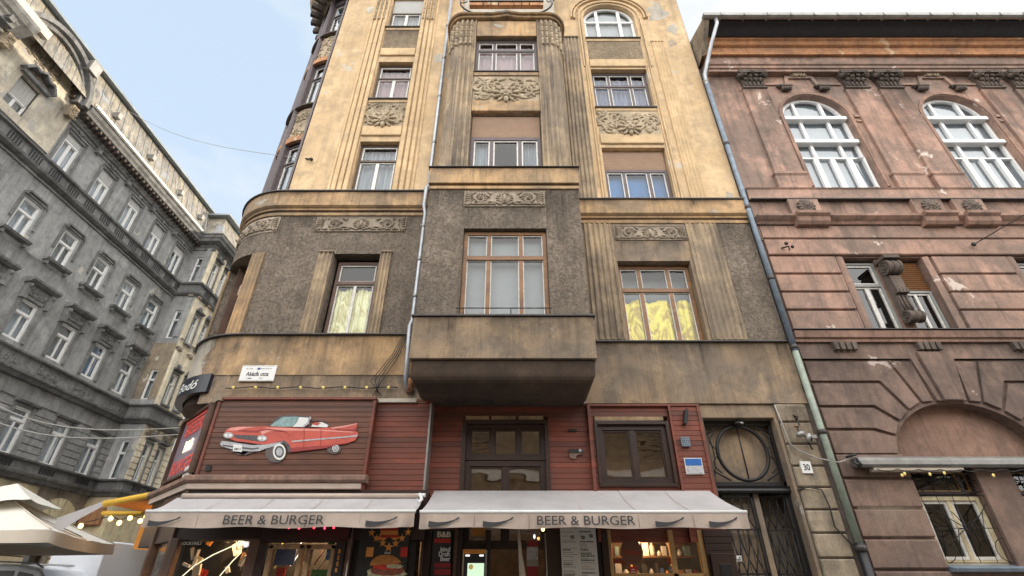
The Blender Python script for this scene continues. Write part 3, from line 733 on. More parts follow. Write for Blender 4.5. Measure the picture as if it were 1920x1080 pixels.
# corner recess: inner shutter box, pier and window
FC = lambda u, d, z: FL(u, d-.4, z)
g = G(FC, ['ochre_band', 'blind', 'brown_wood'])
g.box(-7.55, -6.2, 0, .04, 7.75, 8.62, 12)
g.mat('blind'); g.box(-7.3, -6.3, .045, .09, 7.82, 8.1, 12)
g.mat('brown_wood'); g.box(-7.2, -7.08, 0, .22, 6.43, 8.6, 1); g.box(-6.75, -6.69, 0, .12, 6.43, 7.75, 1)
g.make('corner_window_surround', M)
window(M, FC, -7.08, -6.22, 6.44, 7.75, .0, [.45], None, 'brown_wood', 'sash_white', .06, .03, 'curtain_white', 'window_glass_bright', du=8)
g = G(FL, 'ochre_band'); g.box(-7.75, -7.48, -.02, .03, 6.43, 8.62, 3); g.make('corner_pier', M)
window(M, FL, -4.2, -3.19, 6.44, 8.5, -.28, [], 7.9, 'brown_wood', 'sash_white', .07, .03, 'pale_foil', 'window_glass', mid_low=.03, foil_top=7.78, gap=.07, label='window covered inside with pale gold foil')
window(M, FR, 2.63, 4.41, 6.44, 8.58, -.26, [.30, .70], 7.87, 'oak', 'sash_white', .085, .022, 'gold_foil', 'window_glass', foil_top=7.62, gap=.07, label='window half covered inside with crumpled yellow foil')
g = G(FR, ['blind_grey']); g.face([(2.6, -.6, 6.4), (4.45, -.6, 6.4), (4.45, -.6, 8.6), (2.6, -.6, 8.6)]); g.make('room_blind', M)
for f, a, b, c, e in ((FL, -4.9, -2.62, 9.26, 9.74), (FL, -7.8, -5.82, 9.26, 9.74), (FR, 2.63, 4.48, 9.22, 9.70)):
    g = G(f, 'ornament_grey'); g.wall(a, b, c, e, .012, du=.15); scroll_panel(g, a+.02, b-.02, c+.02, e-.02, .015); g.make('scroll_relief', M)
# --- string courses (upper and lower), metal capped
for f, a, b, n, mm in ((FL, -9.0, -1.7, 44, 'ochre_band'), (FR, 1.3, 6.16, 1, 'ochre_band')):
    g = G(f, mm)
    g.along_u([(-.05, 9.93), (.06, 9.93), (.06, 9.98), (.10, 10.0), (.14, 10.03), (.15, 10.47), (-.05, 10.47)], a, b, n)
    g.along_u([(-.05, 9.78), (.03, 9.78), (.045, 9.83), (.03, 9.86), (-.05, 9.87)], a, b, n)
    g.mat('sheet_dark'); g.along_u([(-.05, 10.472), (.20, 10.472), (.20, 10.50), (-.05, 10.54)], a, b, n)
    g.make('string_course', M)
g = G(FL, 'ochre_band')
g.wall(-9.0, -1.7, 5.47, 6.38, .06, du=.14); g.face([(-5.86, .06, 5.47), (-1.7, .06, 5.47), (-1.7, 0, 5.47), (-5.86, 0, 5.47)])
g.mat('bare_cement'); rn = random.Random(4); ed = [-6.50+.10*sin(k*.9)+.06*rn.random()-.13*(k/9) for k in range(10)]
g.grid([[(-8.0+(ed[k]+8.0)*j/12, .064, 5.475+.885*(1-k/9)) for j in range(13)] for k in range(10)])
g.mat('grey_band'); g.wall(-6.35, -1.7, 4.88, 5.47, .045, du=.14)
g.mat('bare_cement'); g.along_u([(0, 4.88), (.09, 4.88), (.06, 4.97), (0, 4.97)], -5.8, -1.9, 26)
g.mat('sheet_dark'); g.along_u([(-.05, 6.382), (.12, 6.382), (.12, 6.41), (-.05, 6.44)], -9.0, -1.7, 44)
g.make('lower_band', M)
g = G(FR, 'grey_band')
g.wall(1.3, 6.16, 4.97, 6.36, .05); g.face([(1.3, .05, 4.97), (6.16, .05, 4.97), (6.16, -.2, 4.97), (1.3, -.2, 4.97)])
g.face([(6.16, .05, 4.97), (6.16, .05, 6.36), (6.16, 0, 6.36), (6.16, 0, 4.97)])
g.mat('sheet_dark'); g.along_u([(-.05, 6.362), (.11, 6.362), (.11, 6.39), (-.05, 6.43)], 1.3, 6.17)
g.make('lower_band', M)
# drum soffit at the corner (under the rounded first floor)
g = G(IDF, 'shaded_concrete_soffit')
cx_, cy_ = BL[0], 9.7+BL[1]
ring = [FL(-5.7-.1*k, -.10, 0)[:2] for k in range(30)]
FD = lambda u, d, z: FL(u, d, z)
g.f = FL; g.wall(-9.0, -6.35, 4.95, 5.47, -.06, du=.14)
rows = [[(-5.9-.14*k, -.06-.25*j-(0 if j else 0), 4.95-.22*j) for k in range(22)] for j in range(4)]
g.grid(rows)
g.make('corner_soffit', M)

# --- oriel
FO = bent(8.75, (-1.93, .02), (1.60, .02))
g = G(flat(8.75), 'roughcast')
g.wall(-1.93, 1.60, 6.36, 9.8, 0, [(-1.06, .80, 6.36, 8.62, .2)], .2)
for x in (-1.93, 1.60): g.face([(x, 0, 6.36), (x, -1.3, 6.36), (x, -1.3, 9.8), (x, 0, 9.8)])
g.make('oriel_wall', M)
def ubox(g, u0, u1, yf, yb, z0, z1): g.box(u0, u1, -(yb), -(yf), z0, z1)
FW = lambda u, d, z: (u, -d, z)          # plain frame where d = -Y
g = G(FW, 'grey_band')
ubox(g, -1.93, 1.63, 8.62, 10.0, 5.39, 6.29)
g.make('oriel_parapet', M, bevel=.012)
g = G(FW, 'shaded_concrete_soffit')
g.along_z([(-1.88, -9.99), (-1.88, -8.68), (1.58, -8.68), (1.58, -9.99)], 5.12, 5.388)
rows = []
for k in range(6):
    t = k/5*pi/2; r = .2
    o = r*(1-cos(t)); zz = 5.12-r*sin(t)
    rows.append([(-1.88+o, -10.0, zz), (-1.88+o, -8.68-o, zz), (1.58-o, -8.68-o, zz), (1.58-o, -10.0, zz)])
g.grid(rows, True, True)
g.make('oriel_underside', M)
g = G(FW, 'sheet_dark'); g.along_z([(-1.97, -9.97), (-1.97, -8.58), (1.67, -8.58), (1.67, -9.97)], 6.293, 6.325); g.make('oriel_flashing', M)
g = G(FW, 'ochre_band')
g.along_z([(-1.97, -9.97), (-1.97, -8.66), (1.63, -8.66), (1.63, -9.97)], 9.93, 10.42)
g.along_z([(-1.95, -9.97), (-1.95, -8.70), (1.61, -8.70), (1.61, -9.97)], 9.78, 9.88)
g.mat('sheet_dark'); g.along_z([(-2.0, -9.97), (-2.0, -8.61), (1.66, -8.61), (1.66, -9.97)], 10.422, 10.45)
g.make('oriel_string_course', M, bevel=.01)
g = G(flat(8.75), 'ornament_grey'); g.wall(-1.1, .80, 9.24, 9.74, .012); scroll_panel(g, -1.08, .78, 9.26, 9.72, .015); g.make('scroll_relief', M)
window(M, flat(8.75), -1.05, .79, 6.37, 8.60, -.17, [.305, .69], 7.88, 'oak', 'sash_white', .085, .02, 'blind_grey', 'window_glass', label='large oak window of the oriel with grey blinds behind')
g = G(flat(8.6), 'iron'); g.tube([(-1.1, 0, 6.47), (.82, 0, 6.47)], .012, 5)
for x in (-.95, .0, .7): g.tube([(x, 0, 6.32), (x, 0, 6.47)], .01, 5)
g.make('guard_rail', M)
# upper oriel with rounded fluted pilasters
FP = bent(8.78, (-1.45, .36), (1.14, .36))
g = G(FP, 'roughcast_light')
g.wall(-2.4, 2.1, 10.44, 17.05, -.05, [(-1.06, .79, 10.5, 12.6, .2), (-1.06, .79, 14.35, 16.12, .2)], .2, du=.12)
g.make('oriel_wall', M)
for a, b in ((-2.35, -1.07), (.80, 2.05)):
    g = G(FP, 'fluted_stone'); flutes(g, a, b, .06, 10.46, 16.98, 9, .05); g.make('pilaster', M)
for a, s in ((-1.22, -1), (.96, 1)):
    g = G(FP, 'ornament')
    for k in range(6): beads(g, a+s*k*.139, .05, 16.85, 4, .30, .05)
    g.make('bead_drop', M)
g = G(FP, ['ochre_band', 'ornament', 'yellow_clean'])
# lintel bands and panels, flush between the pilasters
g.box(-1.06, .79, -.10, .02, 16.13, 16.92); g.make('lintel', M, bevel=.01)
g = G(FP, 'ochre_band'); g.box(-1.06, .79, -.1, .035, 14.17, 14.32); g.make('lintel', M, bevel=.01)
g = G(FP, 'ochre_band'); g.box(-1.06, .79, -.10, .05, 12.62, 13.04); g.make('lintel', M, bevel=.01)
g = G(FP, 'sheet_dark'); g.box(-1.08, .81, -.1, .07, 14.322, 14.35); g.make('sill', M)
g = G(FP, 'ornament'); g.box(-1.06, .79, -.10, 0, 13.04, 14.16); mask_panel(g, -1.04, .77, 13.08, 14.12, .0); g.make('mask_relief', M)
window(M, FP, -1.05, .78, 10.5, 12.6, -.2, [.30, .70], None, 'frame_violet', 'sash_white', .09, .035, 'curtain_white', 'window_glass', shutter=11.78, cover=.5)
window(M, FP, -1.05, .78, 14.37, 16.1, -.2, [.30, .70], 15.6, 'frame_violet', 'sash_white', .08, .03, 'curtain_pink', 'window_glass')
# crowning moulding of the oriel, lifting to a small point in the middle
g = G(FP, 'ochre_band')
for z0, z1, dd in ((16.95, 17.03, .12), (17.03, 17.10, .20), (17.11, 17.2, .14)):
    us = [-2.5+4.7*i/60 for i in range(61)]; rows = []
    for u in us:
        lift = .12*max(0, 1-abs(u+.14)/.45)**1.5
        rows.append([(u, -.1, z0+lift), (u, dd, z0+lift), (u, dd+.03, (z0+z1)/2+lift), (u, dd, z1+lift), (u, -.1, z1+lift)])
    g.grid(rows, True, True)
g.make('oriel_cornice', M)
g = G(FW, 'bare_cement'); g.along_z([(-1.75, -9.9), (-1.75, -8.95), (1.45, -8.95), (1.45, -9.9)], 17.1, 17.22); g.make('balcony_floor', M)
g = G(flat(9.75), ['bare_cement', 'yellow_plaster']); g.wall(-1.9, 1.55, 17.1, 22.3, 0); g.make('balcony_wall', M)
# little balcony parapet with curved ironwork and planter
g = G(flat(8.9), ['enamel_white', 'orange_plaster', 'iron'])
g.box(-.95, .65, 0, .05, 17.45, 17.62); g.mat('orange_plaster'); g.box(-1.35, 1.05, .02, .16, 17.82, 17.98); g.mat('iron')
g.box(-1.35, 1.05, -.05, .2, 17.99, 18.02)
for k in range(25): g.tube([(-1.35+k*.1, .15, 18.02), (-1.35+k*.1, .2, 18.9)], .012, 4)
for s in (-1, 1):
    pts = [(-.15+s*(.75+.75*sin(t*pi/2)), .02+.1*t, 17.5+.55*(1-cos(t*pi/2))) for t in [i/10 for i in range(11)]]
    g.tube(pts, .03, 6); spiral(g, -.15+s*1.42, 18.12, .12, .14, 1.3, 0, s, .02)
for k in (-.8, -.55, -.3, .2, .45, .7): g.tube([(-.1+k, .17, 17.78), (-.1+k, .17, 18.05)], .014, 4)
g.tube([(-1.4, .2, 18.9), (1.1, .2, 18.9)], .02, 5)
g.make('balcony_railing', M)

# --- drainpipe on the left of the oriel
def pipe(name, pts, r, mat, joints=(), parent=None, label=None):
    g = G(IDF, mat); g.tube(pts, r, 10)
    g.mat('sheet_dark' if mat != 'pipe_grey' else 'sheet_metal')
    for (x, y, z) in joints: g.lathe((x, y, z), [(r, -.05), (r*1.22, -.045), (r*1.25, 0), (r*1.22, .045), (r, .05)], 10)
    return g.make(name, parent, label=label)
pipe('drainpipe', [(-2.13, 9.55, 22), (-2.14, 9.55, 12), (-2.14, 9.55, 10.65), (-2.17, 9.43, 10.5), (-2.17, 9.43, 9.9), (-2.14, 9.52, 9.7), (-2.14, 9.52, 6.7), (-2.17, 9.45, 6.5), (-2.13, 9.5, 5.3), (-2.09, 9.6, 5.12)], .055, 'pipe_grey',
     [(-2.14, 9.55, z) for z in (20, 18, 16.2, 14.3, 12.3)]+[(-2.14, 9.52, z) for z in (9.3, 8.3, 7.3)], M)
g = G(IDF, 'orange_plaster'); g.tube([(-2.1, 9.55, 5.35), (-2.05, 9.62, 5.1)], .085, 8); g.make('pipe_collar', M)

# --- ground floor: red timber cladding
def siding(name, f, u0, u1, z0, z1, pitch=.1, mat='red_wood', holes=(), d=0, n=1, label=None):
    g = G(f, mat); z = z0
    while z < z1-1e-4:
        e = min(z+pitch, z1); segs = [(u0, u1)]
        for h in holes:
            if h[2] < (z+e)/2 < h[3]:
                segs = [q for (a, b) in segs for q in ((a, min(b, h[0])), (max(a, h[1]), b)) if q[1]-q[0] > .01]
        for a, b in segs:
            g.along_u([(d-.04, z), (d+.004, z+.002), (d+.007, z+.008), (d+.006, e-.004), (d-.002, e-.001), (d-.04, e)], a, b, n)
        z = e
    return g.make(name, M, label=label)
FCP = flat(9.5)
siding('car_panel_cladding', FCP, -5.76, -2.72, 3.44, 4.88, mat='brown_boards')
g = G(FCP, ['red_wood', 'dark_wood', 'canvas_valance'])
g.box(-2.72, -2.66, -.3, .03, 3.2, 4.9); g.box(-5.79, -5.73, -.1, .03, 3.44, 4.9); g.box(-5.79, -2.66, -.3, .05, 4.88, 4.93)
g.make('trim_board', M, bevel=.005)
g = G(FCP, 'red_stone'); g.along_u([(-.1, 3.32), (.10, 3.32), (.14, 3.36), (.14, 3.43), (.05, 3.46), (-.1, 3.46)], -5.9, -2.62); g.make('shop_ledge', M)
g = G(FCP, 'canvas_valance'); g.box(-5.85, -2.70, -.2, .08, 3.21, 3.315); g.make('shutter_box', M, bevel=.01)
g = G(FCP, 'dark_wood'); g.box(-5.8, -1.5, -.3, .02, 2.4, 3.205); g.make('fascia', M)
g = G(FCP, 'black_paint'); g.box(-5.62, -5.53, .015, .03, 3.53, 3.63); g.make('vent', M)
siding('wood_cladding', flat(9.68), -2.66, -1.62, 3.2, 4.9)
g = G(flat(9.68), ['sheet_metal', 'red_wood']); g.box(-1.62, -1.585, -.5, .03, 3.2, 4.88); g.mat('red_wood'); g.box(-2.66, -1.585, -.3, .04, 4.9, 4.95); g.make('trim_board', M)
H1 = (-.98, .76, 2.3, 4.70); 
siding('wood_cladding', flat(10.02), -1.60, 1.62, 2.4, 4.96, holes=[H1])
siding('wood_cladding', flat(9.98), 1.62, 3.22, 2.4, 4.90, holes=[(1.68, 3.2, 3.38, 4.66)])
siding('wood_cladding', flat(9.94), 3.22, 3.86, 2.4, 4.90)
g = G(flat(9.94), ['red_wood', 'dark_wood', 'pale_plaster'])
g.box(3.22, 3.27, -.05, .04, 2.4, 4.91); g.box(3.81, 3.87, -.3, .03, 2.4, 4.91); g.box(1.56, 1.62, -.1, .05, 2.4, 4.97); g.box(1.62, 3.87, -.1, .035, 4.90, 4.94)
g.mat('pale_plaster'); g.box(-1.55, 1.58, -.3, .045, 4.962, 4.985)
g.make('trim_board', M, bevel=.004)
# tall door window in the middle
FM = flat(10.02)
g = G(FM, ['dark_wood', 'ochre_band'])
for a, b, c, e in ((-.98, -.90, 2.2, 4.56), (.68, .76, 2.2, 4.56), (-.98, .76, 4.56, 4.63)): g.box(a, b, -.2, .05, c, e)
g.mat('ochre_band')
for a, b in ((-.93, -.45), (-.40, .10), (.15, .66)): g.box(a, b, -.1, .03, 4.635, 4.72)
g.make('window_surround', M, bevel=.005)
window(M, FM, -.90, .68, 3.86, 4.56, -.1, [.335, .665], None, 'dark_wood', 'dark_wood', .08, .03, None, 'window_glass_bright', label='three-light fanlight over the middle door')
window(M, FM, -.90, .68, 2.3, 3.84, -.1, [.5], None, 'dark_wood', 'dark_wood', .10, .03, None, 'window_glass_bright', label='glazed upper part of the middle door')
g = G(flat(9.98), ['dark_wood', 'ochre_band'])
for a, b, c, e in ((1.68, 1.74, 3.38, 4.60), (3.13, 3.19, 3.38, 4.60), (1.74, 3.13, 4.53, 4.60), (1.68, 3.19, 3.34, 3.40)): g.box(a, b, -.2, .05, c, e)
g.mat('ochre_band'); g.box(1.70, 3.10, -.05, .04, 4.605, 4.69)
g.make('window_surround', M, bevel=.005)
window(M, flat(9.98), 1.74, 3.13, 3.40, 4.53, -.08, [.5], None, 'dark_wood', 'dark_wood', .10, .03, None, 'window_glass_bright', label='dark brown casement window in the red cladding')
# rooms behind (dark walls, warm lamps)
g = G(IDF, 'room_warm'); g.box(-5.3, 3.8, 10.7, 10.74, .5, 4.9); g.make('shop_back_wall', M)

# --- chamfered corner with the lit sign
CH = oblique((-5.77, 9.47), (-7.75, 11.45))
siding('chamfer_cladding', CH, 0, 2.5, 3.44, 4.86, mat='red_wood', d=-.02)
g = G(CH, 'red_stone'); g.along_u([(-.1, 3.32), (.10, 3.32), (.14, 3.36), (.14, 3.43), (.05, 3.46), (-.1, 3.46)], -.02, 2.6); g.make('shop_ledge', M)
g = G(CH, ['canvas_valance', 'dark_wood', 'stone_block']); g.box(0, 2.55, -.2, .08, 3.21, 3.315); g.mat('dark_wood'); g.box(0, 2.5, -.3, .0, 2.4, 3.205)
g.mat('stone_block'); g.box(-.05, 2.6, -.4, .03, 4.86, 4.99)
g.make('shutter_box', M)

# --- right of the shop: gateway and rusticated stone pier
g = G(FR, ['grey_band', 'dark_stone'])
g.box(3.86, 5.46, -.45, .0, 4.68, 4.968); g.box(5.38, 5.45, -.7, .02, GZ, 4.68)
g.mat('dark_stone'); g.box(3.84, 3.93, -.7, .0, GZ, 4.68)
g.make('gateway_reveal', M, bevel=.01)
g = G(FR, 'stone_block'); z = 4.966; zs = [4.966, 4.58, 4.14, 3.72, 3.33, 2.94, 2.55, 2.15, 1.72, 1.3, .9, .42]; rnd = random.Random(3)
for a, b in zip(zs, zs[1:]):
    g.box(5.46+rnd.random()*.01, 6.10-rnd.random()*.02, -.3, .05+rnd.random()*.02, b+.012, a-.012)
g.mat('dark_stone'); g.box(5.45, 6.14, -.35, .02, GZ, 4.966)
g.make('stone_pier', M, bevel=.022)
g = G(FR, 'dark_stone'); g.box(6.10, 6.19, -.3, .0, GZ, 4.97); g.make('joint_strip', M)
g = G(FR, 'black_paint'); rn = random.Random(8); zz = [4.9+.13*k for k in range(88)]
g.grid([[(6.17-.012-.02*rn.random(), .056, z), (6.19+.02*rn.random(), .056, z)] for z in zz]); g.make('open_joint', M)
g = G(FR, 'yellow_clean')
for k in range(5):                # hairline cracks and patched spots in the plaster
    pass
for (f_, u_, z_, r_) in ((FR, 5.35, 19.6, .42), (FR, 5.7, 18.6, .25), (FR, 5.55, 17.7, .16), (FR, 2.05, 16.3, .18), (FL, -5.0, 19.3, .16), (FL, -2.35, 16.4, .2), (FR, 5.9, 10.72, .12)):
    g = G(f_, 'bare_cement'); rn = random.Random(int(u_*10+z_)); a_ = rn.random()*6
    g.face([(u_+r_*(.7+.5*sin(a_+k*1.7)*.5+.3*rn.random())*cos(k*pi/9), .004, z_+r_*1.5*(.7+.25*sin(a_*2+k)+.3*rn.random())*sin(k*pi/9)) for k in range(18)]); g.make('bare_patch', M)
# iron gate
GA = flat(10.22); g = G(GA, 'iron'); gx0, gx1 = 3.95, 5.38; gc = (gx0+gx1)/2
for a, b, c, e in ((gx0, gx1, 4.58, 4.66), (gx0, gx0+.06, GZ, 4.6), (gx1-.06, gx1, GZ, 4.6), (gx0, gx1, 3.40, 3.47)): g.box(a, b, -.03, .03, c, e)
g.tube([(gc+.50*cos(t*2*pi/32), .02, 4.03+.53*sin(t*2*pi/32)) for t in range(32)], .035, 6, closed=True)
g.tube([(gc, .02, 3.47), (gc, .02, 4.6)], .016, 5)
for s in (-1, 1):
    for zc, sg in ((4.45, 1), (3.62, -1)):
        g.tube([(gc+s*(.36+.30*t), .02, zc+sg*(.12-.18*t)) for t in (0, .5, 1)], .018, 5)
        g.tube([(gc+s*(.50+.12*sin(t*pi)), .02, zc-sg*(.02+.35*t)) for t in [i/8 for i in range(9)]], .014, 5)
    g.tube([(gc+s*(.68-.10*sin(t*pi)), .02, 3.5+1.05*t) for t in [i/10 for i in range(11)]], .012, 5)
g.make('gate_fanlight', M)
g = G(GA, ['iron', 'sheet_metal']); g.along_u([(-.05, 3.26), (.10, 3.26), (.12, 3.30), (.10, 3.34), (.12, 3.38), (-.05, 3.395)], gx0, gx1)
g.mat('iron')
for k in range(9): g.lump((gx0+.1+k*.155, .12, 3.3), (.012, .012, .012), seg=6, rings=4)
g.make('gate_transom', M)
def gate_leaf(a, b, hinge, ang):
    f0 = GA
    def f(u, d, z):
        du = u-hinge; return (hinge+du*cos(ang)-0*d, 10.22-d+abs(du)*sin(abs(ang)), z)
    g = G(f, 'iron')
    for p, q, c, e in ((a, a+.045, GZ+.05, 3.24), (b-.045, b, GZ+.05, 3.24), (a, b, 3.19, 3.24), (a, b, 2.62, 2.65), (a, b, 1.9, 1.93), (a, b, 1.2, 1.23)): g.box(p, q, -.02, .02, c, e)
    w = b-a
    for k in range(3):
        x0 = a+w*(.12+.25*k)
        for z0, z1 in ((2.65, 3.19), (1.93, 2.62), (1.23, 1.9)):
            g.tube([(x0+w*.26*sin(t*pi*.5), 0, z0+(z1-z0)*t) for t in [i/8 for i in range(9)]], .013, 5)
            g.tube([(x0+w*.26*(1-sin(t*pi*.5)), 0, z0+(z1-z0)*t) for t in [i/8 for i in range(9)]], .013, 5)
    for k in range(1, 6): g.tube([(a+w*k/6, .01, GZ+.1), (a+w*k/6, .01, 2.64)], .009, 5)
    g.make('gate_leaf', M)
gate_leaf(gx0+.06, gc-.02, gx0+.06, .0); gate_leaf(gc+.12, gx1-.06, gx1-.06, .28)
g = G(IDF, ['curtain_grey', 'cream_plaster']); MATS['gate_glass'] = MATS['grey_band']
g = G(flat(10.34), 'grey_band'); g.box(gx0, gx1, -.02, 0, 3.4, 4.62); g.box(gx0, gc, -.02, 0, GZ, 3.3); g.box(gc+.02, gc+.12, -.3, .1, GZ, 3.3); g.make('gate_backing', M)
g = G(flat(10.7), 'ornament_grey'); g.box(gc, gx1, -.02, 0, GZ, 3.3); g.make('gateway_hall_wall', M)

# --- shop level under the awnings
SL = flat(9.45)
pieces(SL, 'shop_post', 'brown_wood', [(a, b, -.12, .04, GZ, 2.42) for a, b in ((-5.80, -5.66), (-4.45, -4.27), (-2.78, -2.70))], M, bevel=.01)
g = G(SL, ['dark_wood', 'ochre_band']); g.box(-4.27, -2.78, -.12, .02, 2.36, 2.6)
for a, b in ((-4.27, -4.13), (-2.94, -2.78)): g.box(a, b, -.12, .03, GZ, 2.36)
g.mat('ochre_band')
for a, b, c, e in ((-4.10, -4.02, GZ+.2, 2.32), (-3.58, -3.50, GZ+.2, 2.32), (-3.46, -3.38, GZ+.2, 2.32), (-3.04, -2.97, GZ+.2, 2.32), (-4.10, -2.97, 2.26, 2.33)): g.box(a, b, -.06, .03, c, e)
g.make('door_frame', M, bevel=.006)
g = G(SL, 'shop_glass'); g.wall(-4.12, -2.95, GZ, 2.3, -.03); g.make('door_pane', M)
g = G(SL, 'shop_glass'); g.wall(-5.68, -4.44, GZ, 2.7, -.04); g.make('shop_pane', M)
g = G(CH, 'shop_glass'); g.wall(.12, 1.3, GZ, 2.9, -.06); g.make('shop_pane', M)
g = G(CH, ['brown_wood', 'pine', 'cream_plaster', 'canvas_white']); g.box(1.3, 1.42, -.12, .04, GZ, 3.2); g.box(-.0, .14, -.12, .05, GZ, 3.2); g.box(0, 1.4, -.1, .03, 2.85, 3.2)
g.make('shop_post', M, bevel=.01)
g = G(flat(9.5), 'black_paint'); g.box(-2.70, -1.62, -.1, -.02, GZ, 2.6); g.make('shop_wall', M)
SR = flat(9.95)
pieces(SR, 'shop_post', 'dark_wood', [(a, b, -.12, .03, GZ, 2.6) for a, b in ((-1.62, -1.42), (-1.0, -.88), (-.46, -.36), (.60, .98), (1.62, 1.74))], M, bevel=.008)
pieces(SR, 'shop_post', 'brown_wood', [(-1.60, -1.55, -.1, .08, GZ, 2.6), (-1.02, -.95, -.05, .06, GZ, 2.6)], M, bevel=.008)
pieces(SR, 'black_panel', 'black_paint', [(-1.42, -1.0, -.1, -.02, GZ, 2.6), (.98, 1.62, -.1, -.02, GZ, 2.6)], M)
g = G(SR, 'pine')
for a, b, c, e in ((1.74, 1.80, GZ, 2.6), (2.83, 2.92, GZ, 2.6), (3.36, 3.46, GZ, 2.6), (1.8, 3.4, 1.86, 1.92)): g.box(a, b, -.08, .03, c, e)
g.make('shop_window_frame', M, bevel=.006)
g = G(SR, 'shop_glass'); g.wall(1.78, 3.4, GZ, 2.6, -.03); g.make('shop_pane', M)
siding('wood_cladding', flat(9.9), 3.46, 3.95, GZ, 2.6, .11, 'dark_wood')
g = G(flat(9.86), ['dark_wood', 'black_paint']); g.box(3.50, 3.92, -.03, .02, 1.5, 2.22); g.mat('black_paint'); g.box(3.63, 3.83, .02, .035, 1.8, 2.06); g.make('meter_hatch', M, bevel=.02)

# ================================================================== right building (pink-brown stucco)
RB = thing('stucco_building', 'pink and brown stucco building with white arched windows and dark eaves, right of the drainpipe', 'building', (12, 10, GZ))
FR2 = flat(10.03)
PC = [7.72, 10.98, 12.06, 15.26, 16.36]; AW = [9.31, 13.63, 17.9]; X0, X1 = 6.36, 21.0
g = G(IDF, 'room_dark'); g.box(6.4, 21, 10.6, 30, GZ, 17.3); g.make('interior_wall', RB)
def rrow(g, f, z0, z1, d, holes, depth, u0=X0, u1=X1): g.wall(u0, u1, z0, z1, d, holes, depth)
g = G(FR2, 'red_plaster')
r_ = .98
g.wall(X0, X1, 10.9, 16.2, 0, [(c-r_, c+r_, 11.06, 15.0, .3) for c in AW[:2]]+[(AW[2]-r_, AW[2]+r_, 11.06, 15.0, .3)])
for c in AW: g.arch_fill(c, r_, 14.02, 15.0, 0, .3, 20, .97)
g.face([(X0, 0, GZ), (X0, -.5, GZ), (X0, -.5, 17.4), (X0, 0, 17.4)])
g.make('upper_wall', RB)
g = G(FR2, 'red_stone')
for c in AW:
    g = G(FR2, 'red_stone'); ring_bar(g, [(c-r_-.07, 11.1), (c-r_-.07, 14.02)]+[(c-(r_+.07)*cos(pi*i/24), 14.02+(r_+.06)*sin(pi*i/24)) for i in range(1, 24)]+[(c+r_+.07, 14.02), (c+r_+.07, 11.1)], .10, 0, .035)
    g.make('arch_moulding', RB)
g = G(FR2, 'red_plaster')
for c in AW:
    g = G(FR2, 'red_plaster')
    for s in (-1, 1):
        g.box(c+s*(r_+.27)-.13, c+s*(r_+.27)+.13, 0, .05, 13.92, 14.02); g.box(c+s*(r_+.27)-.12, c+s*(r_+.27)+.12, 0, .04, 13.72, 13.80)
    g.along_d([(c-.62, 15.2), (c-.45, 15.9), (c+.45, 15.9), (c+.62, 15.2), (c+.5, 15.2), (c+.36, 15.78), (c-.36, 15.78), (c-.5, 15.2)], 0, .06)
    g.box(c-1.25, c-.62, 0, .05, 15.45, 15.53); g.box(c+.62, c+1.25, 0, .05, 15.45, 15.53)
    g.make('wall_moulding', RB)
for c in AW[:2]:
    for s in (-1, 1):
        g = G(FR2, 'dark_stone'); x = c+s*.60
        g.box(x-.2, x+.2, 0, .16, 15.28, 15.34)
        for k in range(4): g.lump((x-.12+.08*k, .10, 15.2), (.045, .08, .09))
        g.box(x-.24, x+.24, 0, .1, 15.34, 15.40); g.make('corbel', RB)
    g = G(FR2, 'ornament'); spiral(g, c-.18, 15.93, .07, .13, 1.2, 0, 1, .03); spiral(g, c+.18, 15.93, .07, .13, 1.2, pi, -1, .03)
    for k in range(5): g.lump((c-.16+.08*k, .10, 15.95-.03*abs(k-2)), (.035, .05, .10), (k-2)*-.3)
    g.make('cartouche', RB)
for c in PC:
    g = G(FR2, 'red_plaster'); g.along_z([(c-.39, -.01), (c-.39, .09), (c+.39, .09), (c+.39, -.01)], 11.55, 15.24)
    g.box(c-.46, c+.46, 0, .15, 11.45, 11.552); g.along_u([(0, 10.95), (.12, 10.95), (.12, 11.4), (.15, 11.448), (0, 11.448)], c-.44, c+.44)
    g.make('pilaster', RB, bevel=.012)
    g = G(FR2, 'dark_stone'); g.along_d([(c-.33, 15.25), (c+.33, 15.25), (c+.36, 15.6), (c+.42, 15.78), (c-.42, 15.78), (c-.36, 15.6)], 0, .12)
    g.along_u([(0, 15.78), (.28, 15.78), (.30, 15.9), (0, 15.9)], c-.44, c+.44)
    for rr, zz, n, dd in ((0, 15.38, 5, .15), (1, 15.56, 4, .18)):
        for k in range(n):
            x = c+(k-(n-1)/2)*.66/n; g.lump((x, dd-.02, zz), (.05, .05, .14), (k-(n-1)/2)*-.12); g.lump((x, dd+.05, zz+.12), (.045, .05, .03))
    for s in (-1, 1):
        g.lump((c+s*.38, .20, 15.70), (.10, .09, .09)); spiral(g, c+s*.33, 15.68, .30, .09, 1.3, 0, s, .02, 12)
        spiral(g, c+s*.1, 15.66, .24, .07, 1.2, pi, -s, .02, 10)
    g.lump((c, .27, 15.82), (.07, .06, .08)); g.box(c-.39, c+.39, 0, .14, 15.2, 15.255)
    g.make('capital', RB)
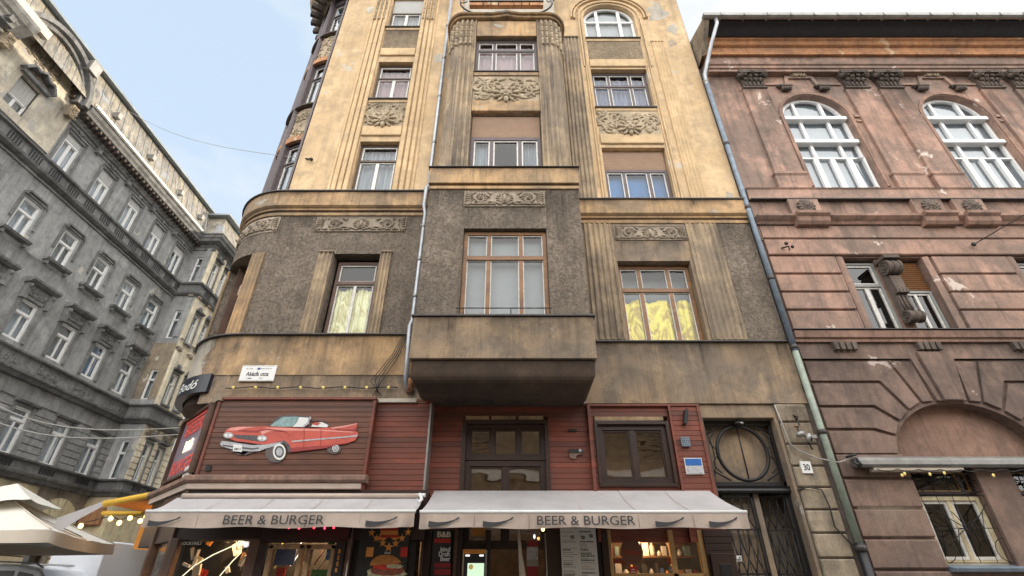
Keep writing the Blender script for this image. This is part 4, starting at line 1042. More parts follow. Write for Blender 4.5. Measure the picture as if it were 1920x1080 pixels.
# entablature and eaves
g = G(FR2, 'red_plaster')
g.along_u([(-.1, 15.92), (.20, 15.92), (.20, 16.02), (.25, 16.04), (.25, 16.14), (.30, 16.17), (.32, 16.26), (.24, 16.27), (.24, 16.62), (-.1, 16.62)], X0+.02, X1)
g.make('architrave', RB)
g = G(FR2, 'orange_plaster')
g.along_u([(-.1, 16.622), (.34, 16.622), (.36, 16.72), (.30, 16.74), (.30, 17.02), (.40, 17.06), (.44, 17.18), (.52, 17.22), (.52, 17.30), (-.1, 17.30)], X0-.02, X1)
g.make('frieze', RB)
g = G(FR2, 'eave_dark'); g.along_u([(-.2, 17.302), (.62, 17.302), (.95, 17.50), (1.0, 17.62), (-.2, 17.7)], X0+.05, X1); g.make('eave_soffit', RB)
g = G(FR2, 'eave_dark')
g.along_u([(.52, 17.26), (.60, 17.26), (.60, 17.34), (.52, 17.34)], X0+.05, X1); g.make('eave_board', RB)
g = G(FR2, 'sheet_metal')
g.along_u([(.99, 17.50), (1.03, 17.44), (1.10, 17.42), (1.17, 17.46), (1.19, 17.56), (1.17, 17.56), (1.13, 17.48), (1.04, 17.48), (1.01, 17.56)], X0-.15, X1)
g.box(X0-.15, X1, .99, 1.17, 17.545, 17.56)
for k in range(20): g.box(X0+.4+k*.75, X0+.44+k*.75, .985, 1.2, 17.43, 17.58)
g.make('gutter', RB)
g = G(FR2, ['stone_block', 'sheet_metal']); g.along_d([(0, 0)], 0, 0) if 0 else None
g.face([(X0-.1, .3, 16.6), (X0-.1, 1.12, 17.52), (X0-.1, -1.5, 18.6), (X0-.1, -1.5, 16.2)]); g.face([(X0+.06, .3, 16.6), (X0+.06, 1.12, 17.52), (X0+.06, -1.5, 18.6), (X0+.06, -1.5, 16.2)])
g.face([(X0-.1, .3, 16.6), (X0+.06, .3, 16.6), (X0+.06, 1.12, 17.52), (X0-.1, 1.12, 17.52)])
g.mat('sheet_metal'); g.face([(X0-.1, 1.12, 17.53), (X1, 1.12, 17.6), (X1, -4, 19.6), (X0-.1, -4, 19.5)])
g.make('roof', RB)
# string under the arched windows, frieze with rosettes
LP = [6.9, 7.72, 10.98, 12.06, 15.26, 16.36]
g = G(FR2, 'red_plaster')
g.along_u([(-.05, 10.55), (.10, 10.55), (.10, 10.90), (.14, 10.94), (-.05, 10.98)], X0, X1); g.make('sill_course', RB)
g = G(FR2, 'red_plaster'); g.wall(X0, X1, 9.25, 10.55, .04); g.make('frieze_wall', RB)
g = G(FR2, 'sheet_dark'); g.along_u([(0, 10.52), (.17, 10.52), (.17, 10.545), (0, 10.548)], X0, X1)
g.make('sill_flashing', RB)
segs = []; prev = X0+.12
CPR = [(.0, 9.70), (.10, 9.70), (.14, 9.76), (.20, 9.80), (.27, 9.86), (.27, 9.93), (.0, 9.96)]
g = G(FR2, 'red_stone'); g.along_u([(.03, z) if d == 0 else (d, z) for d, z in CPR], X0-.02, X1)
for c in PC: g.along_u([(.03, 9.60), (.22, 9.60), (.28, 9.68), (.30, 9.80), (.38, 9.86), (.38, 9.95), (.03, 9.955)], c-.42, c+.42); 
g.make('frieze_cornice', RB, bevel=.006)
for c in PC:
    g = G(FR2, 'red_plaster'); g.box(c-.40, c+.40, .03, .16, 9.957, 10.515); g.make('frieze_block', RB, bevel=.01)
    g = G(FR2, 'dark_stone'); rosette(g, c, 10.23, .20, .21); g.make('rosette', RB)
# rusticated storey
WC = [9.2, 13.43, 17.7]; HW = .98
holes = [(c-HW, c+HW, 6.52, 8.72, .28) for c in WC]
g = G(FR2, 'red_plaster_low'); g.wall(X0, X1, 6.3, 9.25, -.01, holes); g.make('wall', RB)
def courses(levels, holes, mat, d0=.055, u0=X0+.03, gap=.022, seed=1):
    g = G(FR2, mat)
    for a, b in zip(levels, levels[1:]):
        zc = (a+b)/2; sp = [(u0, X1)]
        for h in holes:
            if h[2] < zc < h[3]: sp = [q for (p, r) in sp for q in ((p, min(r, h[0])), (max(p, h[1]), r)) if q[1]-q[0] > .02]
        for p, r in sp:
            g = G(FR2, mat); g.along_u([(-.02, b+gap), (d0-.02, b+gap), (d0, b+gap+.02), (d0, a-gap-.02), (d0-.02, a-gap), (-.02, a-gap)], p, r); g.make('rusticated_block', RB)
hh = [(c-HW-.22, c+HW+.22, 6.0, 8.74) for c in WC]
courses([9.68, 9.25, 8.74], [], 'red_plaster', .09)
courses([8.74, 8.2, 7.69, 7.2, 6.66], hh, 'red_plaster', .07)
g = G(FR2, 'red_plaster')
for c in WC:
    for s in (-1, 1): g = G(FR2, 'red_plaster'); g.along_z([(c+s*(HW+.001), 0), (c+s*(HW+.17), 0), (c+s*(HW+.17), .03), (c+s*(HW+.12), .06), (c+s*(HW+.001), .03)], 6.66, 8.72); g.make('window_surround', RB)
g = G(FR2, 'red_stone'); g.along_u([(-.02, 6.36), (.12, 6.36), (.12, 6.42), (.17, 6.45), (.20, 6.60), (-.02, 6.62)], X0-.05, X1)
g.mat('sheet_dark'); g.along_u([(-.02, 6.622), (.23, 6.622), (.23, 6.64), (-.02, 6.66)], X0-.05, X1); g.make('sill_course', RB)
for c in (7.35, 9.2, 11.3, 13.43, 15.5):
    g = G(FR2, 'dark_stone')
    for k in range(4): g.along_d([(c-.26+k*.135, 6.34), (c-.15+k*.135, 6.34), (c-.165+k*.135, 6.16), (c-.245+k*.135, 6.16)], 0, .17)
    g.make('corbel', RB)
g = G(FR2, 'red_plaster_low'); g.wall(X0, X1, 5.98, 6.36, .06); g.make('wall_band', RB)
# arched windows, white frames with heavy bars
for i, c in enumerate(AW[:2]+[AW[2]]):
    g = G(FR2, 'upvc_white'); D = -.25
    arc = [(c-.93*cos(pi*k/20), 14.02+.92*sin(pi*k/20)) for k in range(21)]
    ring_bar(g, [(c-.93, 11.08)]+arc+[(c+.93, 11.08)], .09, D, D+.08)
    for z, hgt, t in ((14.0, .13, .2), (12.98, .13, .2), (12.35, .05, .1), (13.05, .05, .12)):
        g.box(c-.96, c+.96, D, D+t, z-hgt/2, z+hgt/2)
    for x in (-.42, .42):
        g.box(c+x-.045, c+x+.045, D, D+.085, 12.98, 14.85); g.box(c+x-.045, c+x+.045, D, D+.085, 12.35, 12.98)
    for x in (-.48, 0, .48): g.box(c+x-.05, c+x+.05, D, D+.085, 11.08, 12.35)
    for x in (-.72, -.24, .24, .72):
        for q in (-.19, .19): g.box(c+x+q-.02, c+x+q+.02, D+.02, D+.1, 11.1, 12.33)
    g.box(c-.93, c+.93, D, D+.1, 11.07, 11.16)
    if i == 0:
        g.tube([(c+.55, D+.1, 12.28), (c+.84, D+.2, 12.28), (c+.86, D+.12, 11.2), (c+.57, D+.1, 11.2)], .028, 4, sm=False, closed=True)
    w = g.make('window', RB, label='white arched window, one small sash tilted open' if i == 0 else None)
    g = G(FR2, 'window_glass_bright'); g.wall(c-.97, c+.97, 11.06, 14.98, D+.02); g.make('pane', w)
    g = G(FR2, 'pane_back'); g.wall(c-.97, c+.97, 11.06, 14.98, D-.06); g.make('blind', w)
# paired windows with a scroll console between
for i, c in enumerate(WC[:2]):
    window(RB, FR2, c-HW+.02, c-.14, 6.66, 8.66, -.22, [], 8.0, 'blind_grey', 'sash_white', .06, .045, None, 'shop_glass', mid_low=.05)
    window(RB, FR2, c+.14, c+HW-.02, 6.66, 8.66, -.22, [], None, 'blind_grey', 'sash_white', .06, .045, None, 'shop_glass', mid_low=.03, shutter=7.85, shmat='blind_wood', label='half-shut window with brown wooden roller blind')
    g = G(FR2, 'red_stone'); g.box(c-.14, c+.14, -.28, -.08, 6.66, 8.72); g.make('window_pier', RB)
    g = G(FR2, 'dark_stone')
    def roll(z, r, d): 
        n = 18
        for (a, b, q) in ((c-.17, c-.10, 1), (c-.095, c-.03, .9), (c-.025, c+.04, .98), (c+.045, c+.11, .9), (c+.115, c+.17, 1)):
            g.along_u([(d+r*q*cos(2*pi*k/n), z+r*q*sin(2*pi*k/n)) for k in range(n)], a, b)
        for s in (-1, 1):
            pts = [(c+s*.172, d+(r*.85*(1-t))*cos(t*14), z+(r*.85*(1-t))*sin(t*14)) for t in [j/24 for j in range(22)]]
            g.tube(pts, .014, 4)
    roll(8.33, .19, .12); roll(7.0, .15, .10)
    g.box(c-.15, c+.15, -.08, .06, 7.1, 8.3); g.box(c-.19, c+.19, -.08, .3, 8.52, 8.60); g.box(c-.13, c+.13, -.08, .14, 7.68, 8.1)
    for k in range(4): g.box(c-.14+k*.075, c-.085+k*.075, .06, .17, 7.62, 7.72)
    for k in range(3): g.tube([(c-.09+.09*k, .07, 7.58), (c-.09+.09*k, .09, 7.15)], [.03, .02], 5)
    g.make('scroll_console', RB)
# ground floor: voussoired arch
UC, ZS, AA, BB = 9.2, 3.72, 1.58, 1.30
g = G(FR2, 'red_plaster_low')
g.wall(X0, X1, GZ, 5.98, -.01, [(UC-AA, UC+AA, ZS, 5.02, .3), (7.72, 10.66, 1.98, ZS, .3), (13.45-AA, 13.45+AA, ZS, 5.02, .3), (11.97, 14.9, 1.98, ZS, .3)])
for c in (UC, 13.45): g.arch_fill(c, AA, ZS, 5.02, -.01, .3, 24, BB)
g.make('wall', RB)
g = G(FR2, 'orange_plaster'); g.mat('red_stone'); 
for c in (UC, 13.45): g.wall(c-AA, c+AA, ZS, 5.02, -.29)
g.make('blind_arch', RB)
g = G(FR2, ['red_plaster_low', 'red_stone'])
def z7(x, y): return at(1380+x/1.687, 440+y/1.687, 10.0)
polys = [[(228, 402), (476, 402), (580, 530), (548, 552), (455, 463), (240, 463)], [(246, 472), (450, 472), (541, 558), (519, 587), (437, 540), (266, 540)],
         [(271, 549), (432, 549), (512, 595), (506, 632), (437, 612), (289, 612)], [(293, 622), (433, 622), (507, 642), (512, 692), (313, 692)],
         [(487, 402), (552, 402), (622, 526), (590, 529)]]
CK = 9.19
for i, P in enumerate(polys):
    Q = [z7(*p) for p in P]; L_, R_ = X0+.04, 11.3
    for sh in (0, 4.25):
        A_ = [((L_ if sh == 0 else 11.34) if (i < 4 and q[0] < 6.62) else q[0]+sh, q[1]) for q in Q]
        B_ = [(((11.30 if sh == 0 else 15.6)) if (i < 4 and q[0] < 6.62) else 2*CK-q[0]+sh, q[1]) for q in Q]
        for V_ in (A_, B_): g = G(FR2, 'red_plaster_low'); g.along_d(V_, -.02, .05); g.make('voussoir', RB, bevel=.008)
g = G(FR2, 'red_plaster_low')
for c in (CK, CK+4.25):
    for a0, a1, b0, b1, dd in ((-.50, -.33, -.30, -.2, .07), (-.31, .31, -.19, .19, .13), (.33, .50, .2, .30, .07)):
        g.along_d([(c+b0, 5.03), (c+b1, 5.03), (c+a1, 6.12), (c+a0, 6.12)], -.02, dd)
    g.make('keystone', RB, bevel=.01); g = G(FR2, 'red_plaster_low')
courses([3.97, 3.5, 2.97, 2.47, 1.97, 1.45, .9, .42], [(7.70, 10.68, .3, 5), (11.95, 14.92, .3, 5)], 'red_plaster_low', .05)
g = G(FR2, 'red_plaster_low'); g.box(8.98, 9.66, -.25, .03, 1.98, 3.73); g.box(7.72, 10.66, -.05, .02, GZ, 1.94)
g.make('window_pier', RB)
g = G(FR2, 'pipe_blue'); g.along_u([(-.1, 1.94), (.18, 1.94), (.20, 1.99), (-.1, 2.06)], 7.72, 10.66); g.make('sill', RB)
def low_window(a, b):
    window(RB, FR2, a, b, 2.06, 3.20, -.18, [.5], None, 'cream_plaster', 'sash_white', .07, .05, None, 'shop_glass')
    window(RB, FR2, a, b, 3.24, 3.70, -.18, [.82], None, 'dark_wood', 'pine', .05, .02, None, 'shop_glass')
    g = G(FR2, 'iron'); m = (a+b)/2; w = b-a
    for z0, z1 in ((2.08, 3.2), (3.26, 3.68)):
        for k in range(9):
            t = -1+k/4; g.tube([(m, 0, z0+(z1-z0)*.5), (m+t*w*.28, .02, z0+(z1-z0)*(.5+.2*cos(k*2.3))), (m+t*w*.49, 0, z0+(z1-z0)*(.5+.45*cos(k*pi/2+.6)))], .009, 4)
        for k in range(5):
            g.tube([(a+w*(k/4), 0, z0), (a+w*(k/4)+.05*sin(k*3), .01, (z0+z1)/2), (a+w*(k/4), 0, z1)], .007, 4)
        for z in (z0, (z0+z1)/2, z1): g.tube([(a, 0, z), (b, 0, z)], .007, 4)
        for s in (0, 1): g.tube([((a, b)[s]+(1-2*s)*.22*sin(t), 0, z0+.22*(1-cos(t))*.9) for t in [j*pi/12 for j in range(13)]], .008, 4)
    g.make('window_grille', RB)
low_window(7.76, 8.95); low_window(9.69, 10.64)

# drainpipe between the two houses (belongs to the right one)
pipe('drainpipe', [(6.62, 8.98, 17.4), (6.62, 8.98, 17.2), (6.42, 9.3, 16.6), (6.20, 9.82, 15.75), (6.19, 9.86, 15.4), (6.19, 9.86, 11)], .062, 'pipe_grey', [(6.19, 9.86, 15.45)], RB)
pipe('drainpipe', [(6.19, 9.86, 15.3), (6.19, 9.86, 5.2)], .066, 'pipe_blue', [(6.19, 9.86, z) for z in (12.6, 10.2, 8.0, 6.2)], RB)
pipe('drainpipe', [(6.19, 9.86, 6.1), (6.19, 9.86, 2.3)], .068, 'pipe_green', [(6.19, 9.86, z) for z in (4.35,)], RB)
pipe('drainpipe', [(6.19, 9.86, 2.38), (6.19, 9.86, .45)], .085, 'black_paint', [(6.19, 9.86, 2.3)], RB)

# ================================================================== left building (grey, across the side street)
LB = thing('apartment_building', 'long grey stucco apartment house with white windows and mansard roof across the side street', 'building', (-19, 18, GZ))
LX = -19.0; FA = facing_x(LX); U0, U1 = 7.0, 23.9
WU = [14.93, 17.0, 19.0, 21.0, 22.9]
WUa = [10.6, 12.3]+WU
def lwall(z0, z1, mat, wins, d=0, depth=.22, name='wall'):
    g = G(FA, mat); g.wall(U0, U1, z0, z1, d, wins, depth); g.make(name, LB)
hw = .40
F1 = [(u-hw, u+hw, 6.08, 7.82) for u in [8.9, 10.8, 12.8, 14.8, 16.9, 18.85, 20.9, 22.85]]
F2 = [(u-hw, u+hw, 9.86, 11.46) for u in [8.9, 10.8, 12.8, 14.9, 16.93, 18.95, 20.9, 22.85]]
F3 = [(u-hw, u+hw, 13.34, 14.9) for u in [8.9, 10.9, 12.7, 14.93, 17.0, 18.97, 20.9, 22.8]]
F4 = [(u-.44, u+.44, 16.95, 18.65) for u in [8.9, 10.7]]+[(11.86, 12.76, 17.25, 18.7)]+[(u-hw, u+hw, 16.85, 18.5) for u in WU]
VC_ = 22.45
lwall(GZ, 5.35, 'ornament_grey', [(14.2, 15.6, GZ, 3.6), (17.6, 18.9, GZ, 3.6), (VC_-.5, VC_+.5, GZ, 4.2)], name='ground_floor_wall')
lwall(5.35, 9.4, 'grey_plaster_low', F1)
lwall(9.4, 13.0, 'grey_plaster_low', F2)
lwall(13.0, 16.2, 'grey_plaster', F3)
lwall(16.2, 19.7, 'grey_plaster', F4)
g = G(IDF, 'room_dark'); g.box(-34, -19.45, 7.1, 26.0, GZ, 21); g.make('interior_wall', LB)
g = G(IDF, 'room_warm'); g.box(-19.6, -19.45, 12, 23.5, GZ, 5); g.make('shop_back_wall', LB)
rnd = random.Random(11)
for row, tr, kind in ((F1, .72, 1), (F2, .66, 2), (F3, .62, 3), (F4, .60, 4)):
    for i, (a, b, c, e) in enumerate(row):
        if kind == 4 and i == 2: window(LB, FA, a, b, c, e, -.12, [.5], None, 'upvc_white', 'upvc_white', .05, .03, 'curtain_grey', 'window_glass_bright', shutter=17.85, shmat='blind_white', label='wide window under the arched gable with white shutter half down'); continue
        sh = e-(.3 if i % 2 else .55) if kind == 4 and i < 8 else None
        window(LB, FA, a, b, c, e, -.12, [.5] if sh else [], None if sh else c+(e-c)*tr, 'upvc_white', 'upvc_white', .075, .035, rnd.choice(['net_sky_reflect', 'net_sky_reflect', 'sky_reflect_blue', 'curtain_white', 'net_sky_reflect']), 'window_glass_bright', shutter=sh, shmat='blind_white', mid_low=None if sh else .04)
# surrounds
for (a, b, c, e) in F3:
    g = G(FA, 'grey_trim'); ring_bar(g, [(a-.13, c+.5), (a-.13, e+.12), (b+.13, e+.12), (b+.13, c+.5)], .10, 0, .06); ring_bar(g, [(a-.13, e+.02), (a-.02, e+.22), (b+.02, e+.22), (b+.13, e+.02)], .07, .04, .12)
    g.along_u([(0, c-.17), (.20, c-.12), (.24, c-.03), (0, c-.01)], a-.22, b+.22); g.box(a-.15, a-.05, 0, .15, c-.30, c-.13); g.box(b+.05, b+.15, 0, .15, c-.30, c-.13)
    g.make('window_surround', LB)
for (a, b, c, e) in F2:
    g = G(FA, 'grey_trim'); ring_bar(g, [(a-.1, c), (a-.1, e+.08), (b+.1, e+.08), (b+.1, c)], .14, 0, .07)
    g.along_u([(0, e+.55), (.22, e+.58), (.36, e+.66), (.38, e+.74), (0, e+.80)], a-.30, b+.30)
    g.box(a-.1, b+.1, 0, .10, e+.16, e+.55)
    for x in (a-.16, b+.16): g.along_d([(x-.07, e-.1), (x+.07, e-.1), (x+.08, e+.55), (x-.08, e+.55)], 0, .22); g.lump((x, .22, e+.45), (.07, .10, .10)); g.lump((x, .14, e+.0), (.06, .08, .10))
    flora(g, a, b, e+.2, e+.5, .11, 12, int(a*10))
    g.make('window_hood', LB)
for (a, b, c, e) in F1:
    g = G(FA, 'grey_trim'); g.along_u([(0, e+.10), (.14, e+.12), (.18, e+.2), (0, e+.24)], a-.2, b+.2); g.box(a-.12, a-.01, 0, .05, c, e+.1); g.box(b+.01, b+.12, 0, .05, c, e+.1)
    g.make('window_surround', LB)
for i, (a, b, c, e) in enumerate(F4):
    g = G(FA, 'grey_trim'); ring_bar(g, [(a-.10, c), (a-.10, e+.08), (b+.10, e+.08), (b+.10, c)], .12, 0, .05)
    if i > 2:
        g.box(a-.1, b+.1, .0, .10, e+.15, e+.22); g.lump(((a+b)/2, .06, e+.35), (.12, .08, .12)); spiral(g, (a+b)/2-.2, e+.33, .05, .1, 1, 0, 1, .03, 8); spiral(g, (a+b)/2+.2, e+.33, .05, .1, 1, pi, -1, .03, 8)
    g.make('window_surround', LB)
# rustic courses on the first floor
g = G(FA, 'grey_plaster_low')
piers = [U0]+[x for (a, b, c, e) in F1 for x in (a-.14, b+.14)]+[U1]
for k in range(0, len(piers), 2):
    for j in range(7): g.box(piers[k], piers[k+1], 0, .05, 6.08+j*.27, 6.08+j*.27+.235)
g.box(U0, U1, 0, .05, 8.06, 8.5)
g.make('rusticated_course', LB)
# belts
def belt(z0, prof, mat='grey_trim', u0=U0, u1=U1, f=FA, name='string_course'):
    g = G(f, mat); g.along_u([(d, z0+z) for d, z in prof], u0, u1); g.make(name, LB)
belt(5.35, [(0, 0), (.10, .02), (.18, .12), (.30, .18), (.34, .26), (.22, .28), (.22, .60), (.38, .64), (.40, .70), (0, .72)])
belt(8.66, [(0, 0), (.12, .02), (.20, .1), (.34, .16), (.36, .24), (.16, .26), (.16, .80), (.30, .84), (.32, .90), (0, .93)])
belt(15.9, [(0, 0), (.10, .03), (.22, .10), (.26, .20), (.14, .22), (.14, .66), (.26, .70), (.28, .78), (0, .80)])
belt(15.75, [(0, 0), (.06, .01), (.06, .06), (0, .07)])
g = G(FA, 'eave_dark')
for u in [8.0+.98*k for k in range(17)]: pieces(FA, 'baluster_slot', 'eave_dark', [(u+.12*j-.24, u+.12*j-.18, .13, .155, 16.19, 16.51) for j in range(5)], LB)
g = G(FA, 'eave_dark')
for u in [8.9, 10.8, 12.8, 14.8, 16.9, 18.85, 20.9, 22.85]:
    for j in range(6): g.along_d([(u-.36+j*.13, 5.68), (u-.29+j*.13, 5.68), (u-.27+j*.13, 5.8), (u-.29+j*.13, 5.93), (u-.36+j*.13, 5.93), (u-.38+j*.13, 5.8)], .215, .235)
g.make('baluster_slot', LB)
for k, u in enumerate([8.9, 10.8, 12.8, 14.9, 16.93, 18.95, 20.9, 22.85]):
    g = G(FA, 'grey_trim'); flora(g, u-.5, u+.5, 9.0, 9.38, .17, 20, k); g.make('floral_relief', LB)
# eaves with modillions
EP = [(0, 19.05), (.06, 19.07), (.08, 19.2), (.14, 19.24), (.16, 19.42), (.50, 19.44), (.54, 19.56), (.62, 19.64), (.66, 19.78), (.72, 19.80), (.72, 19.86), (0, 19.9)]
for a, b in ((U0, 10.5), (14.25, U1)):
    g = G(FA, 'grey_trim'); g.along_u(EP, a, b); g.make('eaves_cornice', LB)
pieces(FA, 'modillion', 'dark_stone', [(14.45+k*.28-.05, 14.45+k*.28+.05, .16, .46, 19.27, 19.435) for k in range(34) if 14.45+k*.28 < U1-.1], LB)
for u in (15.95, 18.0, 19.95, 21.95):
    g = G(FA, 'grey_trim'); g.along_d([(u-.10, 18.75), (u+.10, 18.75), (u+.12, 19.24), (u-.12, 19.24)], 0, .18); spiral(g, u, 19.08, .2, .12, 1.3, 0, 1, .03, 12); g.lump((u, .12, 18.8), (.08, .1, .1)); g.make('bracket', LB)
g = G(FA, 'grey_trim'); g.box(14.2, U1, 0, .04, 18.86, 18.9); g.make('moulding', LB)
# gable with arched cornice
g = G(FA, 'pale_plaster')
GCU, GR = 12.1, 1.6
g.wall(10.4, 14.2, 16.86, 19.5, .12, [(11.86, 12.76, 17.25, 18.7)], .24)
g.along_d([(GCU-GR, 19.49)]+[(GCU-GR*cos(pi*i/20), 19.5+GR*.98*sin(pi*i/20)) for i in range(21)], .0, .121)
for u in (10.5, 14.1): g.face([(u+(.1 if u > 12 else -.1), 0, 16.8), (u+(.1 if u > 12 else -.1), .12, 16.8), (u+(.1 if u > 12 else -.1), .12, 19.5), (u+(.1 if u > 12 else -.1), 0, 19.5)])
g.make('gable_wall', LB)
g = G(FA, 'grey_trim')
arc = [(GCU-(GR+.12)*cos(pi*i/24), 19.5+(GR+.12)*sin(pi*i/24)) for i in range(25)]
ring_bar(g, arc, .22, .1, .5); ring_bar(g, [(GCU-(GR+.3)*cos(pi*i/24), 19.5+(GR+.3)*sin(pi*i/24)) for i in range(25)], .20, .1, .68)
g.make('arched_cornice', LB)
g = G(FA, 'dark_stone')
for k in range(1, 22):
    t = pi*k/22; r = GR-.05; g = G(FA, 'dark_stone'); g.box(GCU-r*cos(t)-.055, GCU-r*cos(t)+.055, .12, .36, 19.5+r*sin(t)-.07, 19.5+r*sin(t)+.07); g.make('modillion', LB)
g = G(FA, 'ornament_grey'); flora(g, GCU-.7, GCU+.9, 19.35, 20.5, .13, 60, 5); spiral(g, GCU-.3, 19.95, .14, .4, 1.4, 0, 1, .05); spiral(g, GCU+.5, 19.95, .14, .4, 1.4, pi, -1, .05); g.make('gable_relief', LB)
g = G(FA, 'grey_trim'); g.along_u([(.1, 18.75), (.26, 18.77), (.3, 18.88), (.1, 18.9)], 11.7, 12.95)
ring_bar(g, [(12.32+.68*t, 18.95+.36*(1-t*t)+.07*cos(t*9)) for t in [-1+i/8 for i in range(17)]], .10, .1, .42)
g.make('window_hood', LB)
g = G(FA, 'ornament_grey'); flora(g, 11.95, 12.7, 18.92, 19.2, .14, 16, 8); g.make('hood_relief', LB)
g = G(FA, 'grey_trim'); g.along_u([(0, 19.4), (.25, 19.45), (.75, 19.8), (.85, 20.0), (.85, 20.15), (0, 20.2)], U0, 10.95)
g.mat('canvas_tan'); g.along_u([(.1, 20.2), (.72, 20.2), (.72, 20.6), (.1, 20.7)], U0, 11.4); g.make('attic_cornice', LB)
for u in (13.95, 10.75):
    g = G(FA, 'ornament'); g.along_d([(u-.14, 18.8), (u+.14, 18.8), (u+.16, 19.4), (u-.16, 19.4)], .1, .36); flora(g, u-.15, u+.15, 18.8, 19.35, .37, 14, 3); g.make('bracket', LB)
# mansard roof
g = G(FA, 'mansard'); g.grid([[(u, .60, 19.88), (u, .38, 20.9), (u, .12, 21.95)] for u in (U0, 12, 16, 20, U1+.3)])
g.make('mansard_roof', LB)
g = G(FA, 'slate_blue'); g.along_u([(.42, 21.93), (.42, 22.05), (-3, 22.3), (-3, 21.98), (.1, 21.97)], U0, U1+.3); g.make('roof_ledge', LB)
g = G(FA, 'sheet_metal')
for k in range(34):
    u = U0+.5*k; g.tube([(u, .61, 19.9), (u, .40, 20.9), (u, .14, 21.94)], .018, 4, sm=False)
for u in (15.3, 17.9, 20.5, 22.6): g.box(u, u+.22, .3, .72, 20.5, 20.8)
g.box(13.1, 13.6, .1, .8, 20.9, 21.5)
g.make('roof_vent', LB)
g = G(FA, ['sheet_metal', 'pale_plaster']); g.along_u([(.64, 19.87), (.75, 19.87), (.77, 19.97), (.64, 19.95)], 14.3, U1); g.mat('pale_plaster'); g.along_u([(.5, 19.9), (.63, 19.9), (.60, 20.15), (.5, 20.15)], 14.3, U1); g.make('gutter', LB)
# end pavilion: side towards the camera and front along the street
PX = -17.78; FS = lambda u, d, z: (u, 23.9-d, z); FP2 = facing_x(PX); PU0, PU1 = 23.9, 26.5
SWm = -18.35
pav = [(5.35, 9.4, 'pale_plaster', 6.1, 7.9), (9.4, 13.0, 'stone_block', 9.9, 11.5), (13.0, 16.2, 'pale_plaster', 13.3, 15.0), (16.2, 19.7, 'pale_plaster', 16.9, 18.6)]
for (z0, z1, mt, a, b) in pav:
    g = G(FS, 'stone_block' if mt == 'stone_block' else 'grey_plaster'); g.wall(LX, PX, z0, z1, 0, [(SWm-.22, SWm+.16, a, b)], .2); g.make('pavilion_wall', LB)
    fr = [(24.42, 24.86, a, b), (25.40, 25.84, a, b)]
    g = G(FP2, 'pavilion_cream'); g.wall(PU0, PU1, z0, z1, 0, fr, .2); g.face([(PU1, 0, z0), (PU1, -8, z0), (PU1, -8, z1), (PU1, 0, z1)]); g.make('pavilion_wall', LB)
    for q in fr: window(LB, FP2, q[0], q[1], a, b, -.12, [], a+(b-a)*.66, 'upvc_white', 'upvc_white', .05, .03, 'net_sky_reflect', 'window_glass_bright', mid_low=.03)
    window(LB, FS, SWm-.22, SWm+.16, a, b, -.12, [], a+(b-a)*.66, 'upvc_white', 'upvc_white', .05, .03, 'curtain_grey', 'window_glass')
    g = G(FP2, 'grey_trim')
    for q in fr:
        ring_bar(g, [(q[0]-.07, a), (q[0]-.07, b+.06), (q[1]+.07, b+.06), (q[1]+.07, a)], .08, 0, .06); g.along_u([(0, b+.16), (.2, b+.2), (.22, b+.28), (0, b+.3)], q[0]-.15, q[1]+.15)
        g.lump(((q[0]+q[1])/2, .06, b+.45), (.16, .08, .14)); g.box(q[0]-.1, q[1]+.1, 0, .14, a-.12, a-.03)
    g.make('window_surround', LB)
    if z0 < 6:
        pieces(FP2, 'rusticated_block', 'pavilion_cream', [(p, q, 0, .06, 6.05+j*.28, 6.05+j*.28+.235) for (p, q) in ((23.9, 24.3), (24.98, 25.28), (25.96, 26.5)) for j in range(7)], LB)
    else:
        for p in (24.1, 25.13, 26.2):
            g = G(FP2, ['pavilion_cream', 'ornament_grey']); g.box(p-.12, p+.12, 0, .10, z0+.35 if z0 > 10 else z0+.3, z1-.35); g.mat('ornament_grey')
            for k in range(5): g.lump((p-.12+.06*k, .13, z1-.3+.04*(k % 2)), (.05, .07, .10))
            g.box(p-.17, p+.17, 0, .16, z1-.22, z1-.16); g.make('pavilion_pilaster', LB)
    g = G(FS, 'grey_plaster')
    if z0 > 10:
        for x in (-17.98,): g.box(x-.12, x+.12, 0, .08, z0+.35, z1-.35); g.mat('ornament_grey'); [g.lump((x-.1+.05*k, .11, z1-.3), (.045, .06, .10)) for k in range(5)]
    else: g.box(LX, PX, 0, .03, z0+.1, z0+.5)
    g.make('pavilion_pilaster', LB)
for z0, prof in ((5.35, [(0, 0), (.10, .02), (.18, .12), (.30, .18), (.34, .26), (.22, .28), (.22, .60), (.38, .64), (.40, .70), (0, .72)]),
                 (8.66, [(0, 0), (.12, .02), (.20, .1), (.34, .16), (.36, .24), (.16, .26), (.16, .80), (.30, .84), (.32, .90), (0, .93)]),
                 (15.9, [(0, 0), (.10, .03), (.22, .10), (.26, .20), (.14, .22), (.14, .66), (.26, .70), (.28, .78), (0, .80)]),
                 (0, EP)):
    mm = 'grey_trim'
    g = G(IDF, mm); pr = [(d, z0+z) for d, z in prof]      # mitred round the pavilion corner
    rows = [[(LX+.1, 23.9-d, z) for d, z in pr], [(PX+d, 23.9-d, z) for d, z in pr], [(PX+d, PU1+d*.5, z) for d, z in pr], [(PX-6, PU1+d*.5, z) for d, z in pr]]
    g.grid(rows, True, True); g.make('string_course' if z0 else 'eaves_cornice', LB)
g = G(FP2, 'eave_dark')
for u in (24.6, 25.6):
    for j in range(5): g.box(u-.25+.12*j, u-.19+.12*j, .145, .16, 16.19, 16.51); g.box(u-.25+.12*j, u-.19+.12*j, .223, .24, 5.68, 5.93)
g.make('baluster_slot', LB)
for k in range(2):
    g = G(FP2, 'ornament_grey'); flora(g, 24.1+k*1.3, 25.0+k*1.3, 8.15, 8.65, .06, 26, k+40); g.make('floral_relief', LB)
